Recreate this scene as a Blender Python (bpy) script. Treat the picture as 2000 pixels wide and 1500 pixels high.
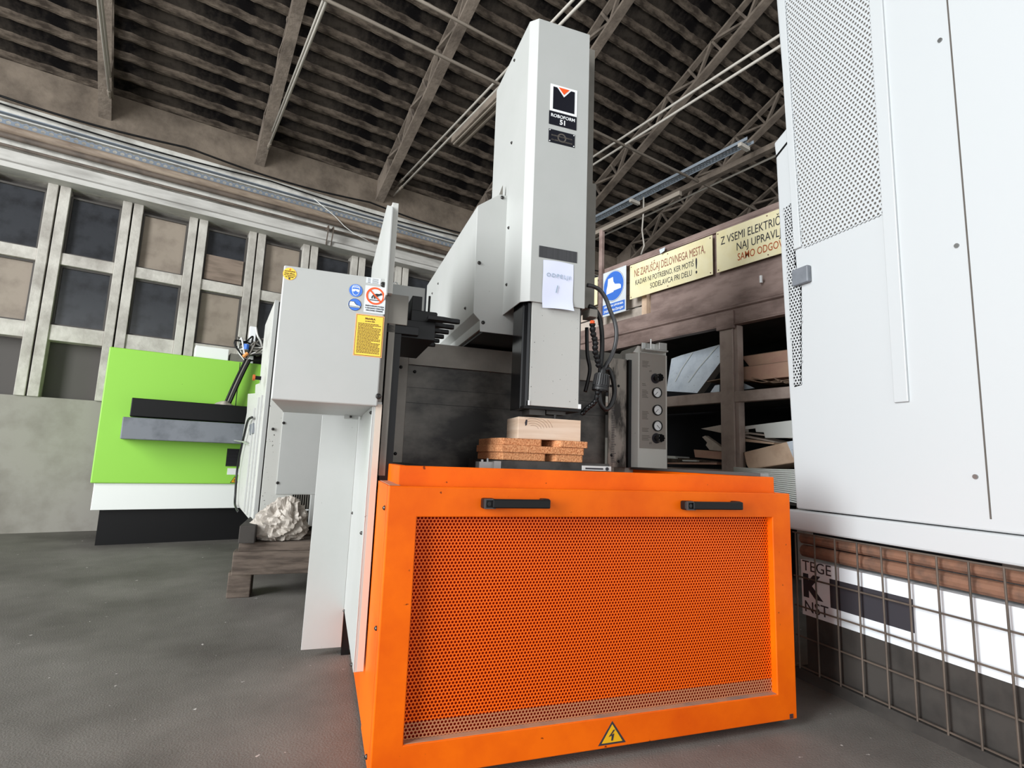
import bpy, bmesh, math, random
from mathutils import Matrix, Vector, noise
R0 = random.Random(7)
for o in list(bpy.data.objects): bpy.data.objects.remove(o)
SC = bpy.context.scene; COL = SC.collection
PI = math.pi

# ------------------------------------------------------------------ camera
YAW, PITCH, ROLL, FPX, TH = -.33283785, .13899025, .03751221, 1050.09, .25156143
CAMH = 1.0
YAW -= TH          # the world axes are those of the hall; the machine stands turned by TH in it
_r = Vector((math.cos(YAW), math.sin(YAW), 0)); _f0 = Vector((-math.sin(YAW), math.cos(YAW), 0)); _u = Vector((0, 0, 1))
_f = _f0*math.cos(PITCH) + _u*math.sin(PITCH); _up = -_f0*math.sin(PITCH) + _u*math.cos(PITCH)
_r2 = _r*math.cos(ROLL) + _up*math.sin(ROLL); _up2 = -_r*math.sin(ROLL) + _up*math.cos(ROLL)
cam = bpy.data.cameras.new('camera'); camo = bpy.data.objects.new('camera', cam); COL.objects.link(camo)
cam.sensor_width = 36; cam.lens = FPX*36/2000; cam.clip_start = .02; cam.clip_end = 200
m = Matrix.Identity(4)
for i in range(3): m[i][0] = _r2[i]; m[i][1] = _up2[i]; m[i][2] = -_f[i]
m[2][3] = CAMH
camo.matrix_world = m
SC.camera = camo

# ------------------------------------------------------------------ world, light, exposure
EXPOSURE = 0.0
SC.view_settings.view_transform = 'Standard'; SC.view_settings.look = 'None'
SC.view_settings.exposure = EXPOSURE; SC.view_settings.gamma = 1; SC.view_settings.use_curve_mapping = False
w = bpy.data.worlds.new('overcast_sky'); SC.world = w; w.use_nodes = True
w.node_tree.nodes['Background'].inputs[0].default_value = (.93, .97, 1, 1)
w.node_tree.nodes['Background'].inputs[1].default_value = 1.7
HA = Matrix.Identity(4)
def area(name, loc, d, sx, sy, power, col=(1, 1, 1)):      # loc and direction in hall coordinates
    l = bpy.data.lights.new(name, 'AREA'); l.shape = 'RECTANGLE'; l.size = sx; l.size_y = sy; l.energy = power; l.color = col
    o = bpy.data.objects.new(name, l); COL.objects.link(o)
    dv = (HA @ Vector(d)).normalized()
    o.matrix_world = Matrix.Translation(HA @ Vector(loc)) @ dv.to_track_quat('-Z', 'Z').to_matrix().to_4x4()
    return o
area('daylight_left_windows', (-7.6, 1.0, 3.2), (1, .05, -.05), 9, 3.4, 1950, (.95, .98, 1))
area('fill_behind', (-4.0, -8.6, 2.6), (.4, 1, 0), 8, 4.0, 150, (1, .99, .97))  # added fill from behind left; no gate is built there
area('fill_right', (9.0, -6.0, 2.8), (-.6, 1, 0), 5, 3.5, 210, (1, .99, .97))  # added fill for the gauge column and rack; the right wall has no gate

# ------------------------------------------------------------------ helpers
FR = {'m': -TH, 'h': 0.0, 'c': math.radians(11.5)-TH}
def at(px, py, ax, val, fr='m'):
    """point on a known plane (axis ax = val of a frame) seen at photo pixel px, py"""
    a = FR[fr]
    d = _r2*((px-1000)/FPX) - _up2*((py-750)/FPX) + _f
    q = Matrix.Rotation(-a, 3, 'Z') @ d
    t = (val - (CAMH if ax == 2 else 0))/q[ax]
    return Vector((q[0]*t, q[1]*t, CAMH + q[2]*t))
class MB:
    def __init__(s): s.v = []; s.f = []
    def add(s, vs, fs):
        n = len(s.v); s.v += [tuple(v) for v in vs]; s.f += [tuple(i+n for i in f) for f in fs]; return s
    def box(s, x0, y0, z0, x1, y1, z1):
        return s.add([(x0,y0,z0),(x1,y0,z0),(x1,y1,z0),(x0,y1,z0),(x0,y0,z1),(x1,y0,z1),(x1,y1,z1),(x0,y1,z1)],
                     [(0,3,2,1),(4,5,6,7),(0,1,5,4),(1,2,6,5),(2,3,7,6),(3,0,4,7)])
    def prism(s, poly, ax, a, b):
        def P(u, w_, t): return (t, u, w_) if ax == 0 else ((u, t, w_) if ax == 1 else (u, w_, t))
        n = len(poly)
        return s.add([P(u, w_, a) for u, w_ in poly] + [P(u, w_, b) for u, w_ in poly],
                     [tuple(range(n-1, -1, -1)), tuple(range(n, 2*n))] + [(i, (i+1) % n, (i+1) % n+n, i+n) for i in range(n)])
    def tube(s, pts, r, n=8, cap=True):
        pts = [Vector(p) for p in pts]; rr = r if isinstance(r, (list, tuple)) else [r]*len(pts)
        rings = []; ref = None
        for i, p in enumerate(pts):
            t = (pts[min(i+1, len(pts)-1)] - pts[max(i-1, 0)]).normalized()
            if ref is None: ref = Vector((0, 0, 1)) if abs(t.z) < .9 else Vector((1, 0, 0))
            a = (ref - t*ref.dot(t)).normalized(); b = t.cross(a); ref = a
            rings.append([p + (a*math.cos(2*PI*k/n) + b*math.sin(2*PI*k/n))*rr[i] for k in range(n)])
        vs = [v for r_ in rings for v in r_]; fs = []
        for i in range(len(pts)-1):
            for k in range(n): fs.append((i*n+k, i*n+(k+1) % n, (i+1)*n+(k+1) % n, (i+1)*n+k))
        if cap: fs += [tuple(range(n-1, -1, -1)), tuple(range((len(pts)-1)*n, len(pts)*n))]
        return s.add(vs, fs)
    def bar(s, p0, p1, wx, wy, up=(0, 0, 1)):
        p0 = Vector(p0); p1 = Vector(p1); t = (p1-p0).normalized(); u = Vector(up)
        a = t.cross(u).normalized(); b = a.cross(t).normalized()
        c = [a*(-wx/2)+b*(-wy/2), a*(wx/2)+b*(-wy/2), a*(wx/2)+b*(wy/2), a*(-wx/2)+b*(wy/2)]
        return s.add([p0+q for q in c]+[p1+q for q in c], [(3,2,1,0),(4,5,6,7)]+[(i, (i+1) % 4, (i+1) % 4+4, i+4) for i in range(4)])
    def slab(s, pts, nrm):      # thick plate from an ordered polygon of 3D points
        n = len(pts); nv = Vector(nrm); p = [Vector(q) for q in pts]
        return s.add(p + [q+nv for q in p], [tuple(range(n-1, -1, -1)), tuple(range(n, 2*n))]+[(i, (i+1) % n, (i+1) % n+n, i+n) for i in range(n)])
    def mesh(s, name, base=(0, 0, 0), fix=True):
        me = bpy.data.meshes.new(name); bx, by, bz = base
        me.from_pydata([(x-bx, y-by, z-bz) for x, y, z in s.v], [], s.f)
        if fix:
            bm = bmesh.new(); bm.from_mesh(me); bmesh.ops.recalc_face_normals(bm, faces=bm.faces); bm.to_mesh(me); bm.free()
        return me
class T:
    """a thing: an Empty at its base; coordinates given in its frame"""
    def __init__(s, name, label=None, cat=None, base=(0, 0, 0), fr='m', group=None, kind=None):
        s.base = Vector(base); s.fr = fr
        s.o = bpy.data.objects.new(name, None); COL.objects.link(s.o); s.o.empty_display_size = .05
        s.o.rotation_euler = (0, 0, FR[fr]); s.o.location = Matrix.Rotation(FR[fr], 3, 'Z') @ s.base
        tag(s.o, label, cat, group, kind)
    def part(s, name, mb, mat, bevel=0, smooth=False, parent=None, label=None, kind=None, fix=True):
        me = mb if isinstance(mb, bpy.types.Mesh) else mb.mesh(name, s.base, fix)
        o = bpy.data.objects.new(name, me); COL.objects.link(o); o.parent = parent or s.o
        finish(o, mat, bevel, smooth); tag(o, label, None, None, kind); return o
def tag(o, label=None, cat=None, group=None, kind=None):
    for k, v in (('label', label), ('category', cat), ('group', group), ('kind', kind)):
        if v: o[k] = v
def finish(o, mat, bevel, smooth):
    if not o.data.materials: o.data.materials.append(M[mat])
    if smooth:
        for p in o.data.polygons: p.use_smooth = True
    if bevel:
        b = o.modifiers.new('bevel', 'BEVEL'); b.width = bevel; b.segments = 2; b.limit_method = 'ANGLE'; b.angle_limit = math.radians(35)
def solo(name, mb, mat, label=None, cat=None, fr='m', base=None, bevel=0, smooth=False, group=None, kind=None):
    if base is None:
        n = len(mb.v); base = (sum(v[0] for v in mb.v)/n, sum(v[1] for v in mb.v)/n, min(v[2] for v in mb.v))
    me = mb.mesh(name, base); o = bpy.data.objects.new(name, me); COL.objects.link(o)
    o.rotation_euler = (0, 0, FR[fr]); o.location = Matrix.Rotation(FR[fr], 3, 'Z') @ Vector(base)
    finish(o, mat, bevel, smooth); tag(o, label, cat, group, kind); return o
def text_mb(s, size, origin, plane='front', bold=0., align='CENTER', width=None, cap=None, shear=0, depth=.0004, spacing=1.0):
    cu = bpy.data.curves.new('t', 'FONT'); cu.body = s; cu.size = size; cu.align_x = align; cu.align_y = 'CENTER'
    cu.offset = bold*size; cu.extrude = depth; cu.shear = shear; cu.space_character = spacing; cu.resolution_u = 3
    o = bpy.data.objects.new('t', cu); COL.objects.link(o)
    dg = bpy.context.evaluated_depsgraph_get(); me = bpy.data.meshes.new_from_object(o.evaluated_get(dg))
    v = [tuple(q.co) for q in me.vertices]; f = [tuple(p.vertices) for p in me.polygons]
    bpy.data.objects.remove(o); bpy.data.curves.remove(cu); bpy.data.meshes.remove(me)
    sc = 1; sz = None
    if width and v:
        ww = max(q[0] for q in v)-min(q[0] for q in v); sc = width/ww if ww else 1
    sz = cap/(size*.72) if cap else sc
    ox, oy, oz = origin; mb = MB()
    if plane == 'front': mb.add([(ox+x*sc, oy-z, oz+y*sz) for x, y, z in v], f)          # read from -Y
    else: mb.add([(ox-z, oy-x*sc, oz+y*sz) for x, y, z in v], f)                         # read from -X
    return mb
def disc(cx, cz, r, y, t=.001, n=28, sx=1):
    return [(cx+math.cos(2*PI*k/n)*r*sx, cz+math.sin(2*PI*k/n)*r) for k in range(n)]
def ring_mb(mb, cx, cz, r0, r1, ya, yb, n=32):
    vs = []; fs = []
    for k in range(n):
        c, s_ = math.cos(2*PI*k/n), math.sin(2*PI*k/n)
        vs += [(cx+c*r0, ya, cz+s_*r0), (cx+c*r1, ya, cz+s_*r1), (cx+c*r1, yb, cz+s_*r1), (cx+c*r0, yb, cz+s_*r0)]
    for k in range(n):
        a = 4*k; b = 4*((k+1) % n)
        fs += [(a, a+1, b+1, b), (a+1, a+2, b+2, b+1), (a+2, a+3, b+3, b+2), (a+3, a, b, b+3)]
    return mb.add(vs, fs)
def perforated(u0, u1, w0, w1, pitch, hole, place, depth=.0015, inside=None):
    """staggered round (hexagonal) holes punched in a thin sheet; place(u, w, d) -> point"""
    rowh = pitch*math.sqrt(3)/2; mb = MB(); vs = mb.v; fs = mb.f
    R = pitch/math.sqrt(3); j = 0; w_ = w0
    cs = [(math.cos(PI/6+k*PI/3), math.sin(PI/6+k*PI/3)) for k in range(6)]
    while w_ < w1:
        u = u0 + (pitch/2 if j % 2 else 0)
        while u < u1:
            if inside is None or inside(u, w_):
                n = len(vs)
                for c, s_ in cs: vs.append(place(u+c*R, w_+s_*R, 0))
                for c, s_ in cs: vs.append(place(u+c*hole, w_+s_*hole, 0))
                for c, s_ in cs: vs.append(place(u+c*hole, w_+s_*hole, depth))
                for k in range(6):
                    k2 = (k+1) % 6
                    fs.append((n+k, n+k2, n+6+k2, n+6+k)); fs.append((n+6+k, n+6+k2, n+12+k2, n+12+k))
            u += pitch
        w_ += rowh; j += 1
    return mb

# ------------------------------------------------------------------ materials
M = {}
def lin(c): return tuple(((x/255)/12.92 if x/255 <= .04045 else ((x/255+.055)/1.055)**2.4) for x in c) + (1,)
def mat(name, col, rough=.5, metal=0, col2=None, scale=4, lo=.45, hi=.7, detail=6, bump=0, bscale=40, stretch=None, spec=.5, speck=None, coat=0):
    m_ = bpy.data.materials.new(name); m_.use_nodes = True; nt = m_.node_tree; N = nt.nodes; L = nt.links
    b = N['Principled BSDF']; b.inputs['Base Color'].default_value = lin(col); b.inputs['Roughness'].default_value = rough
    b.inputs['Metallic'].default_value = metal; b.inputs['Specular IOR Level'].default_value = spec
    if coat: b.inputs['Coat Weight'].default_value = coat
    tc = N.new('ShaderNodeTexCoord'); mp = N.new('ShaderNodeMapping'); L.new(tc.outputs['Object'], mp.inputs[0])
    if stretch: mp.inputs['Scale'].default_value = stretch
    out = None
    if col2:
        nz = N.new('ShaderNodeTexNoise'); nz.inputs['Scale'].default_value = scale; nz.inputs['Detail'].default_value = detail; nz.inputs['Roughness'].default_value = .6
        L.new(mp.outputs[0], nz.inputs['Vector'])
        cr = N.new('ShaderNodeValToRGB'); cr.color_ramp.elements[0].position = lo; cr.color_ramp.elements[1].position = hi
        cr.color_ramp.elements[0].color = lin(col); cr.color_ramp.elements[1].color = lin(col2)
        L.new(nz.outputs['Fac'], cr.inputs[0]); out = cr.outputs[0]
    if speck:      # (colour, scale, threshold): small specks of dirt
        nz = N.new('ShaderNodeTexNoise'); nz.inputs['Scale'].default_value = speck[1]; nz.inputs['Detail'].default_value = 2
        L.new(mp.outputs[0], nz.inputs['Vector'])
        cr = N.new('ShaderNodeValToRGB'); cr.color_ramp.elements[0].position = speck[2]; cr.color_ramp.elements[1].position = speck[2]+.03
        L.new(nz.outputs['Fac'], cr.inputs[0])
        mx = N.new('ShaderNodeMix'); mx.data_type = 'RGBA'; L.new(cr.outputs[0], mx.inputs['Factor'])
        if out: L.new(out, mx.inputs['A'])
        else: mx.inputs['A'].default_value = lin(col)
        mx.inputs['B'].default_value = lin(speck[0]); out = mx.outputs['Result']
    if out: L.new(out, b.inputs['Base Color'])
    if bump:
        nz = N.new('ShaderNodeTexNoise'); nz.inputs['Scale'].default_value = bscale; nz.inputs['Detail'].default_value = 5
        L.new(mp.outputs[0], nz.inputs['Vector']); bp = N.new('ShaderNodeBump'); bp.inputs['Strength'].default_value = bump; bp.inputs['Distance'].default_value = .02
        L.new(nz.outputs['Fac'], bp.inputs['Height']); L.new(bp.outputs[0], b.inputs['Normal'])
    M[name] = m_; return m_
mat('orange', (236, 103, 0), .45, spec=.2, col2=(214, 80, 0), scale=3.5, lo=.4, hi=.75, speck=((120, 45, 5), 38, .74))
mat('orange_mesh', (240, 98, 10), .4, spec=.3)
mat('orange_shaded', (140, 22, 0), .8, spec=.1)  # orange backing plate; the shade behind the holes is put into its colour
mat('dust', (176, 128, 98), .9, col2=(130, 110, 100), scale=9)
mat('paint', (181, 182, 179), .45, col2=(173, 175, 171), scale=2.5, lo=.35, hi=.8, speck=((120, 118, 110), 45, .77))
mat('paint_grimy', (196, 196, 190), .5, col2=(120, 116, 108), scale=3, lo=.6, hi=.85, speck=((70, 66, 60), 70, .7))
mat('paint_dark', (120, 116, 108), .55, col2=(105, 101, 94), scale=4)
mat('column_paint', (208, 207, 200), .5, speck=((120, 116, 108), 60, .76))
mat('ram_paint', (188, 188, 183), .42, speck=((40, 38, 34), 90, .72))
mat('edge_bounce', (205, 190, 175), .6)  # white sheet edge with the door's orange bounce put into the colour
mat('black', (13, 13, 14), .45, spec=.3)
mat('black_gloss', (12, 12, 14), .15)
mat('rubber', (26, 26, 27), .5, bump=.1)
mat('hose_grey', (58, 58, 59), .3)
mat('steel', (150, 150, 148), .35, metal=.8)
mat('screw', (70, 68, 66), .3, metal=.7)
mat('steel_bright', (215, 215, 212), .3, metal=.6)
mat('tank_steel', (96, 92, 86), .42, metal=.35, col2=(30, 28, 26), scale=2.2, lo=.36, hi=.6, speck=((20, 19, 18), 60, .74), stretch=(1, 1, 1.6))
mat('tank_steel_light', (140, 134, 125), .45, metal=.3, col2=(104, 99, 92), scale=3, lo=.35, hi=.75, speck=((30, 28, 26), 60, .75))
mat('scale_plate', (150, 143, 133), .5, metal=.2, col2=(48, 43, 38), scale=5, lo=.45, hi=.62, stretch=(3, 3, 1))
mat('table_iron', (72, 69, 66), .5, metal=.4, col2=(42, 40, 38), scale=12)
mat('gauge_panel', (150, 143, 135), .5)
mat('white', (238, 240, 240), .5)
mat('sticker_white', (222, 228, 232), .4)
mat('yellow', (240, 208, 74), .5)
mat('sticker_edge', (246, 180, 120), .5)
mat('warn_yellow', (228, 170, 0), .5)
mat('cream', (250, 240, 198), .5, col2=(244, 231, 180), scale=5)
mat('blue', (62, 118, 214), .5, speck=((210, 215, 210), 70, .76))
mat('red_ring', (238, 88, 30), .5)
mat('text_dark', (44, 42, 48), .7)
mat('text_brown', (150, 92, 72), .8)
mat('text_red', (186, 92, 40), .8)
mat('pencil', (150, 170, 185), .8)
mat('text_grey', (86, 80, 74), .7)
mat('dark_print', (88, 36, 20), .7)
mat('logo_black', (14, 15, 26), .4)
mat('display_grey', (62, 62, 64), .5, stretch=(40, 1, .5), col2=(50, 50, 52), scale=3)
mat('paper', (222, 226, 246), .8)
mat('pine', (226, 204, 182), .65, col2=(206, 176, 148), scale=2, lo=.4, hi=.65, stretch=(1, 1, 14), detail=3)
mat('particle', (222, 160, 112), .85, col2=(168, 98, 52), scale=150, lo=.4, hi=.66, bump=.3, bscale=120)
mat('wood_dark', (100, 88, 78), .85, col2=(66, 56, 48), scale=3, lo=.4, hi=.65, stretch=(1.5, 10, 10), bump=.2)
mat('wood_black', (58, 54, 50), .85, col2=(38, 35, 32), scale=5)
mat('rack_steel', (160, 138, 130), .62, col2=(122, 102, 95), scale=3, lo=.4, hi=.65, stretch=(1, 1, 3), speck=((190, 155, 145), 60, .77), bump=.08)
mat('rack_post', (172, 155, 145), .6, col2=(144, 127, 118), scale=5, speck=((165, 150, 140), 50, .76), bump=.1)
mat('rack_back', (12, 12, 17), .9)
mat('cardboard', (196, 154, 136), .85, col2=(206, 172, 146), scale=6, lo=.4, hi=.7)
mat('cardboard_tan', (222, 194, 168), .85, col2=(200, 168, 142), scale=7)
mat('cardboard_edge', (150, 125, 105), .85)
mat('galvanized', (226, 236, 246), .5, metal=0, col2=(205, 216, 228), scale=8, speck=((90, 92, 96), 60, .72))
mat('lightgrey_panel', (232, 235, 230), .5)
mat('warm_grey_board', (200, 188, 176), .7, col2=(166, 154, 142), scale=6)
mat('cabinet_white', (190, 193, 194), .42, speck=((190, 192, 192), 30, .78))
mat('green', (146, 208, 74), .5, speck=((90, 130, 50), 40, .76))
mat('plastic_sheet', (176, 168, 158), .5, col2=(146, 138, 128), scale=6)
mat('concrete_wall', (200, 196, 187), .9, col2=(150, 144, 136), scale=3, lo=.4, hi=.72, bump=.4, bscale=18)
mat('concrete_brown', (120, 108, 95), .9, col2=(84, 74, 64), scale=3, lo=.4, hi=.7, bump=.4, bscale=14)
mat('fascia', (196, 194, 188), .8, col2=(150, 147, 141), scale=2.4, lo=.42, hi=.75, stretch=(.6, 1, 3))
mat('band_light', (212, 210, 202), .8, col2=(160, 156, 148), scale=3)
mat('pipe_brown', (150, 135, 118), .7, col2=(104, 88, 74), scale=5, lo=.4, hi=.7, stretch=(.5, 3, 3))
mat('pipe_dark', (92, 80, 70), .7, col2=(64, 55, 48), scale=5)
mat('tray_blue', (128, 138, 150), .5, metal=.3)
mat('tray_galv', (168, 178, 188), .45, metal=.3)
mat('roof_dark', (62, 56, 50), .95, spec=.1, col2=(16, 14, 14), scale=3.6, lo=.38, hi=.62, detail=12, stretch=(1, 1, 1), bump=.3, bscale=20)  # darkest roof tone, on the slab and the recessed rib faces
mat('rib_brown', (110, 99, 88), .95, spec=.1, col2=(58, 51, 45), scale=5, lo=.36, hi=.64, detail=12, bump=.5, bscale=25, stretch=(1, 2.5, 2.5))  # paler brown tone of the rib lips
mat('truss', (128, 116, 104), .9, col2=(90, 80, 71), scale=4, lo=.4, hi=.7, bump=.4, bscale=25)
mat('rod', (196, 190, 180), .6)
mat('rod_brown', (140, 130, 118), .7)
mat('floor', (122, 118, 112), .7, col2=(80, 76, 71), scale=.9, lo=.36, hi=.66, bump=.22, bscale=130, detail=12, speck=((205, 200, 195), 26, .735))
mat('pane_board', (148, 136, 122), .6, col2=(118, 106, 94), scale=3)
mat('pane_wood', (138, 122, 108), .7, col2=(98, 84, 72), scale=2, stretch=(1, 1, 9))
mat('frame_dark', (74, 70, 66), .6)
mat('wall_plain', (150, 146, 138), .9, col2=(125, 120, 112), scale=2)
mat('wire_white', (225, 225, 220), .5)
mat('wire_orange', (240, 160, 90), .5)
mat('grey_blue', (120, 124, 130), .5, col2=(96, 100, 106), scale=6)
mat('rust', (128, 92, 72), .8, col2=(92, 70, 58), scale=12)
g = mat('glass_dark', (54, 56, 60), .25, col2=(38, 39, 42), scale=5, spec=.6)
# sooty glass panes: dusty, slightly see-through is lost under the grime

# ------------------------------------------------------------------ the hall
SL = .47177          # roof slope along the hall's depth axis
EAVE = 5.3; YW = 8.0
def roofz(y, off=0): return EAVE + off + SL*(YW-y)
solo('floor', MB().box(-9, -10, -.1, 15, 9, 0), 'floor', fr='h', base=(0, 0, 0), kind='structure')
ceil = T('ceiling', base=(0, 0, EAVE), fr='h', kind='structure')
mb = MB(); yr = -1.0
zr = roofz(yr, .085)
mb.slab([(-9, 8.3, roofz(8.3, .085)), (15, 8.3, roofz(8.3, .085)), (15, yr, zr), (-9, yr, zr)], (0, 0, .08))
ceil.part('roof_slab', mb, 'roof_dark')
mb = MB(); ze = zr - SL*9
mb.slab([(-9, yr, zr), (15, yr, zr), (15, yr-9, ze), (-9, yr-9, ze)], (0, 0, .08))
ceil.part('roof_slab', mb, 'roof_dark')
TX = [.85+1.747*k for k in range(-4, 6)]
BAY = 1.747
# one rib: a wavy beam spanning a bay, its section sloping with the roof
def rib_mesh():
    mb = MB(); n = 26; prof = [(-.178, .052), (-.035, .030), (-.02, .008), (.018, -.002), (.045, .006), (.054, .058)]
    rr = random.Random(3); rows = []
    for i in range(n+1):
        x = -BAY/2+.01 + (BAY-.02)*i/n; j = rr.uniform(-.007, .007)
        rows.append([(x, y+j, z + rr.uniform(-.003, .003) - SL*(y+j)) for y, z in prof])
    vs = [p for r_ in rows for p in r_]; k = len(prof); fs = []
    for i in range(n):
        for q in range(k-1): fs.append((i*k+q, i*k+q+1, (i+1)*k+q+1, (i+1)*k+q))
    mb.add(vs, fs); me = mb.mesh('roof_rib', fix=False)
    me.materials.append(M['rib_brown']); me.materials.append(M['roof_dark'])
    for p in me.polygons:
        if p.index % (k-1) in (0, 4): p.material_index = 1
    return me
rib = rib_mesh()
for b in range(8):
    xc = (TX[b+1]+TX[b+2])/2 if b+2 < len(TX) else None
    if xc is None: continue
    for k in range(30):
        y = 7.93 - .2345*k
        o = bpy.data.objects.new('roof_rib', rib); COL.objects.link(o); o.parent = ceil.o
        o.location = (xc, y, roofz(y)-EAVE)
# trusses
ch_len = 9.0
def chord(z0, z1, wdt): 
    mb = MB(); ya, yb = 8.0, 0.0
    mb.slab([(-wdt/2, ya, roofz(ya, z0)), (wdt/2, ya, roofz(ya, z0)), (wdt/2, yb, roofz(yb, z0)), (-wdt/2, yb, roofz(yb, z0))], (0, 0, z1-z0))
    return mb
bc = chord(-.375, -.335, .13).mesh('bottom_chord'); bc.materials.append(M['truss'])
tcm = chord(-.035, 0, .09).mesh('top_chord'); tcm.materials.append(M['truss'])
mb = MB(); mb.prism([(7.55, roofz(7.55, -.36)), (8.0, roofz(8, -.36)), (8.0, roofz(8, -.02)), (7.50, roofz(7.50, -.02))], 0, -.055, .045)
gus = mb.mesh('end_block'); gus.materials.append(M['truss'])
STEP = .405; UPY = .155
def web(y0, y1, wd): return MB().bar((-.035, y0, -.35-SL*y0), (-.035, y1, -.02-SL*y1), wd, .045, up=(1, 0, 0)).mesh('web_bar')
webP = web(0, UPY, .034); webA = web(0, STEP+UPY, .036); webB = web(0, UPY-STEP, .036)
for q in (webP, webA, webB): q.materials.append(M['truss'])
ordn = ['fourth lattice roof truss left of the machine column, mostly outside the photo', 'third lattice roof truss left of the machine column, at the far left', 'second lattice roof truss left of the machine column, over the left windows',
        'first lattice roof truss left of the one whose foot shows at the far left wall', 'roof truss coming down to the left wall, leftmost one in the photo', 'roof truss whose foot stands on the wall behind the tall grey side plate',
        'roof truss disappearing behind the top of the white machine column', 'large lattice roof truss right of the white machine column', 'lattice roof truss above the two yellow signs, rightmost in view', 'lattice roof truss hidden mostly behind the tall white cabinet at right']
for i, x in enumerate(TX):
    t = T('roof_truss', ordn[i], 'roof truss', (x, 8.0, 0), 'h', group='parallel concrete roof trusses')
    for nm, me in (('bottom_chord', bc), ('top_chord', tcm), ('end_block', gus)):
        o = bpy.data.objects.new(nm, me); COL.objects.link(o); o.parent = t.o; o.location = (0, -8.0, 0)
    for k in range(19):
        y = 7.385 - STEP*k
        for me in ((webP, webA, webB) if k % 2 else (webP,)):
            o = bpy.data.objects.new('web_bar', me); COL.objects.link(o); o.parent = t.o; o.location = (0, y-8.0, roofz(y))
# walls
wall = T('wall_back', base=(0, 8, 0), fr='h', kind='structure')
wall.part('wall_lower', MB().box(-9, 8.0, 0, 15, 8.3, 1.5), 'wall_plain')
wall.part('recess', MB().box(-9, 8.18, 1.5, 15, 8.3, 4.05), 'frame_dark')
wall.part('wall_upper', MB().box(-9, 8.0, 4.0, 15, 8.3, 5.4), 'concrete_wall')
wall.part('eave_beam', MB().prism([(7.94, 4.80), (8.0, 4.80), (8.0, 5.32), (7.92, 5.30)], 0, -9, 15), 'concrete_brown')
wall.part('plaster_band', MB().box(-9, 7.93, 4.63, 15, 8.0, 4.80), 'band_light')
wall.part('plaster_band', MB().box(-9, 7.92, 4.30, 15, 8.0, 4.42), 'band_light')
wall.part('fascia', MB().prism([(8.0, 4.27), (7.93, 4.25), (7.93, 4.13), (7.80, 4.06), (7.80, 4.0), (8.0, 4.0)], 0, -9, 15), 'fascia')
solo('wall_left', MB().box(-9.2, -10, 0, -8.9, 8.3, 1.2).box(-9.2, -10, 4.9, -8.9, 8.3, 10), 'wall_plain', fr='h', kind='structure')
solo('wall_right', MB().box(15, -10, 0, 15.2, 8.3, 10), 'wall_plain', fr='h', kind='structure')
PX = .715
for k in range(-9, 12):
    x0 = 1.04 + PX*k; x1 = x0 + .495
    for xa, xb in ((x1+.005, x1+.1), (x1+.118, x1+.218)):      # a pair of posts with a dark joint between
        wall.part('window_post', MB().box(xa, 7.97, 1.5, xb, 8.2, 4.0), 'concrete_wall', bevel=.006)
nwin = 0
for k in range(-9, 11):
    x0 = 1.04 + PX*k; x1 = x0 + .495
    wall.part('window_rail', MB().box(x0-.004, 7.99, 3.06, x1+.004, 8.17, 3.20), 'concrete_wall', bevel=.005)
    wall.part('window_rail', MB().box(x0-.004, 7.99, 2.16, x1+.004, 8.17, 2.34), 'concrete_wall', bevel=.005)
    for (z0, z1, row) in ((3.20, 3.92, 0), (2.34, 3.06, 1)):
        nwin += 1
        win = T('window_%d' % nwin, base=(x0, 8.05, z0), fr='h', kind='structure')
        fm = MB(); a = .022
        fm.box(x0, 8.04, z0, x0+a, 8.10, z1).box(x1-a, 8.04, z0, x1, 8.10, z1).box(x0+a, 8.04, z0, x1-a, 8.10, z0+a).box(x0+a, 8.04, z1-a, x1-a, 8.10, z1)
        win.part('window_frame', fm, 'frame_dark')
        pm = 'glass_dark'
        if row == 0 and k in (0, -2, 5): pm = 'pane_board'
        if row == 1 and k in (-1, 3, -4): pm = 'pane_board'
        zt = z0
        if row == 0 and k in (-1,):
            win.part('wooden_board', MB().box(x0+a, 8.02, z0+a, x1-a, 8.06, z0+.36), 'pane_wood', bevel=.004); zt = z0+.36
        win.part('pane', MB().box(x0+a, 8.065, zt, x1-a, 8.075, z1-a), pm)
# fittings along the wall
t = T('perforated_cable_tray', 'blue-grey perforated cable tray fixed along the top of the left wall', 'cable tray', (0, 7.9, 4.53), 'h')
t.part('web', perforated(-6, 8, 4.555, 4.615, .075, .024, lambda u, w_, d: (u, 7.90+d, w_), depth=.004), 'tray_blue', kind='stuff', fix=False)
t.part('flange', MB().box(-6.1, 7.87, 4.51, 8, 7.93, 4.522), 'tray_blue'); t.part('flange', MB().box(-6.1, 7.87, 4.646, 8, 7.93, 4.656), 'tray_blue')
for k in range(14): t.part('bracket', MB().box(-5+k, 7.88, 4.505, -4.97+k, 8.0, 4.51), 'steel')
solo('wall_pipe', MB().tube([(-9, 7.87, 4.46), (15, 7.87, 4.46)], .05, 12), 'pipe_brown', 'thick brown dusty pipe along the wall just under the perforated tray', 'pipe', 'h', smooth=True)
solo('wall_pipe', MB().tube([(-9, 7.85, 4.375), (15, 7.85, 4.375)], .034, 10), 'pipe_dark', 'darker thinner pipe hugging the underside of the thick brown pipe', 'pipe', 'h', smooth=True)
solo('wall_pipe', MB().tube([(-9, 7.90, 4.283), (15, 7.90, 4.283)], .018, 8), 'pipe_dark', 'thin dark pipe below the pale plaster band on the wall', 'pipe', 'h', smooth=True)
def sag(x0, x1, z, amp, y, n=40, per=1.747, ph=0):
    return [(x0+(x1-x0)*i/n, y, z - amp*abs(math.sin(PI*((x0+(x1-x0)*i/n)-ph)/per))) for i in range(n+1)]
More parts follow.
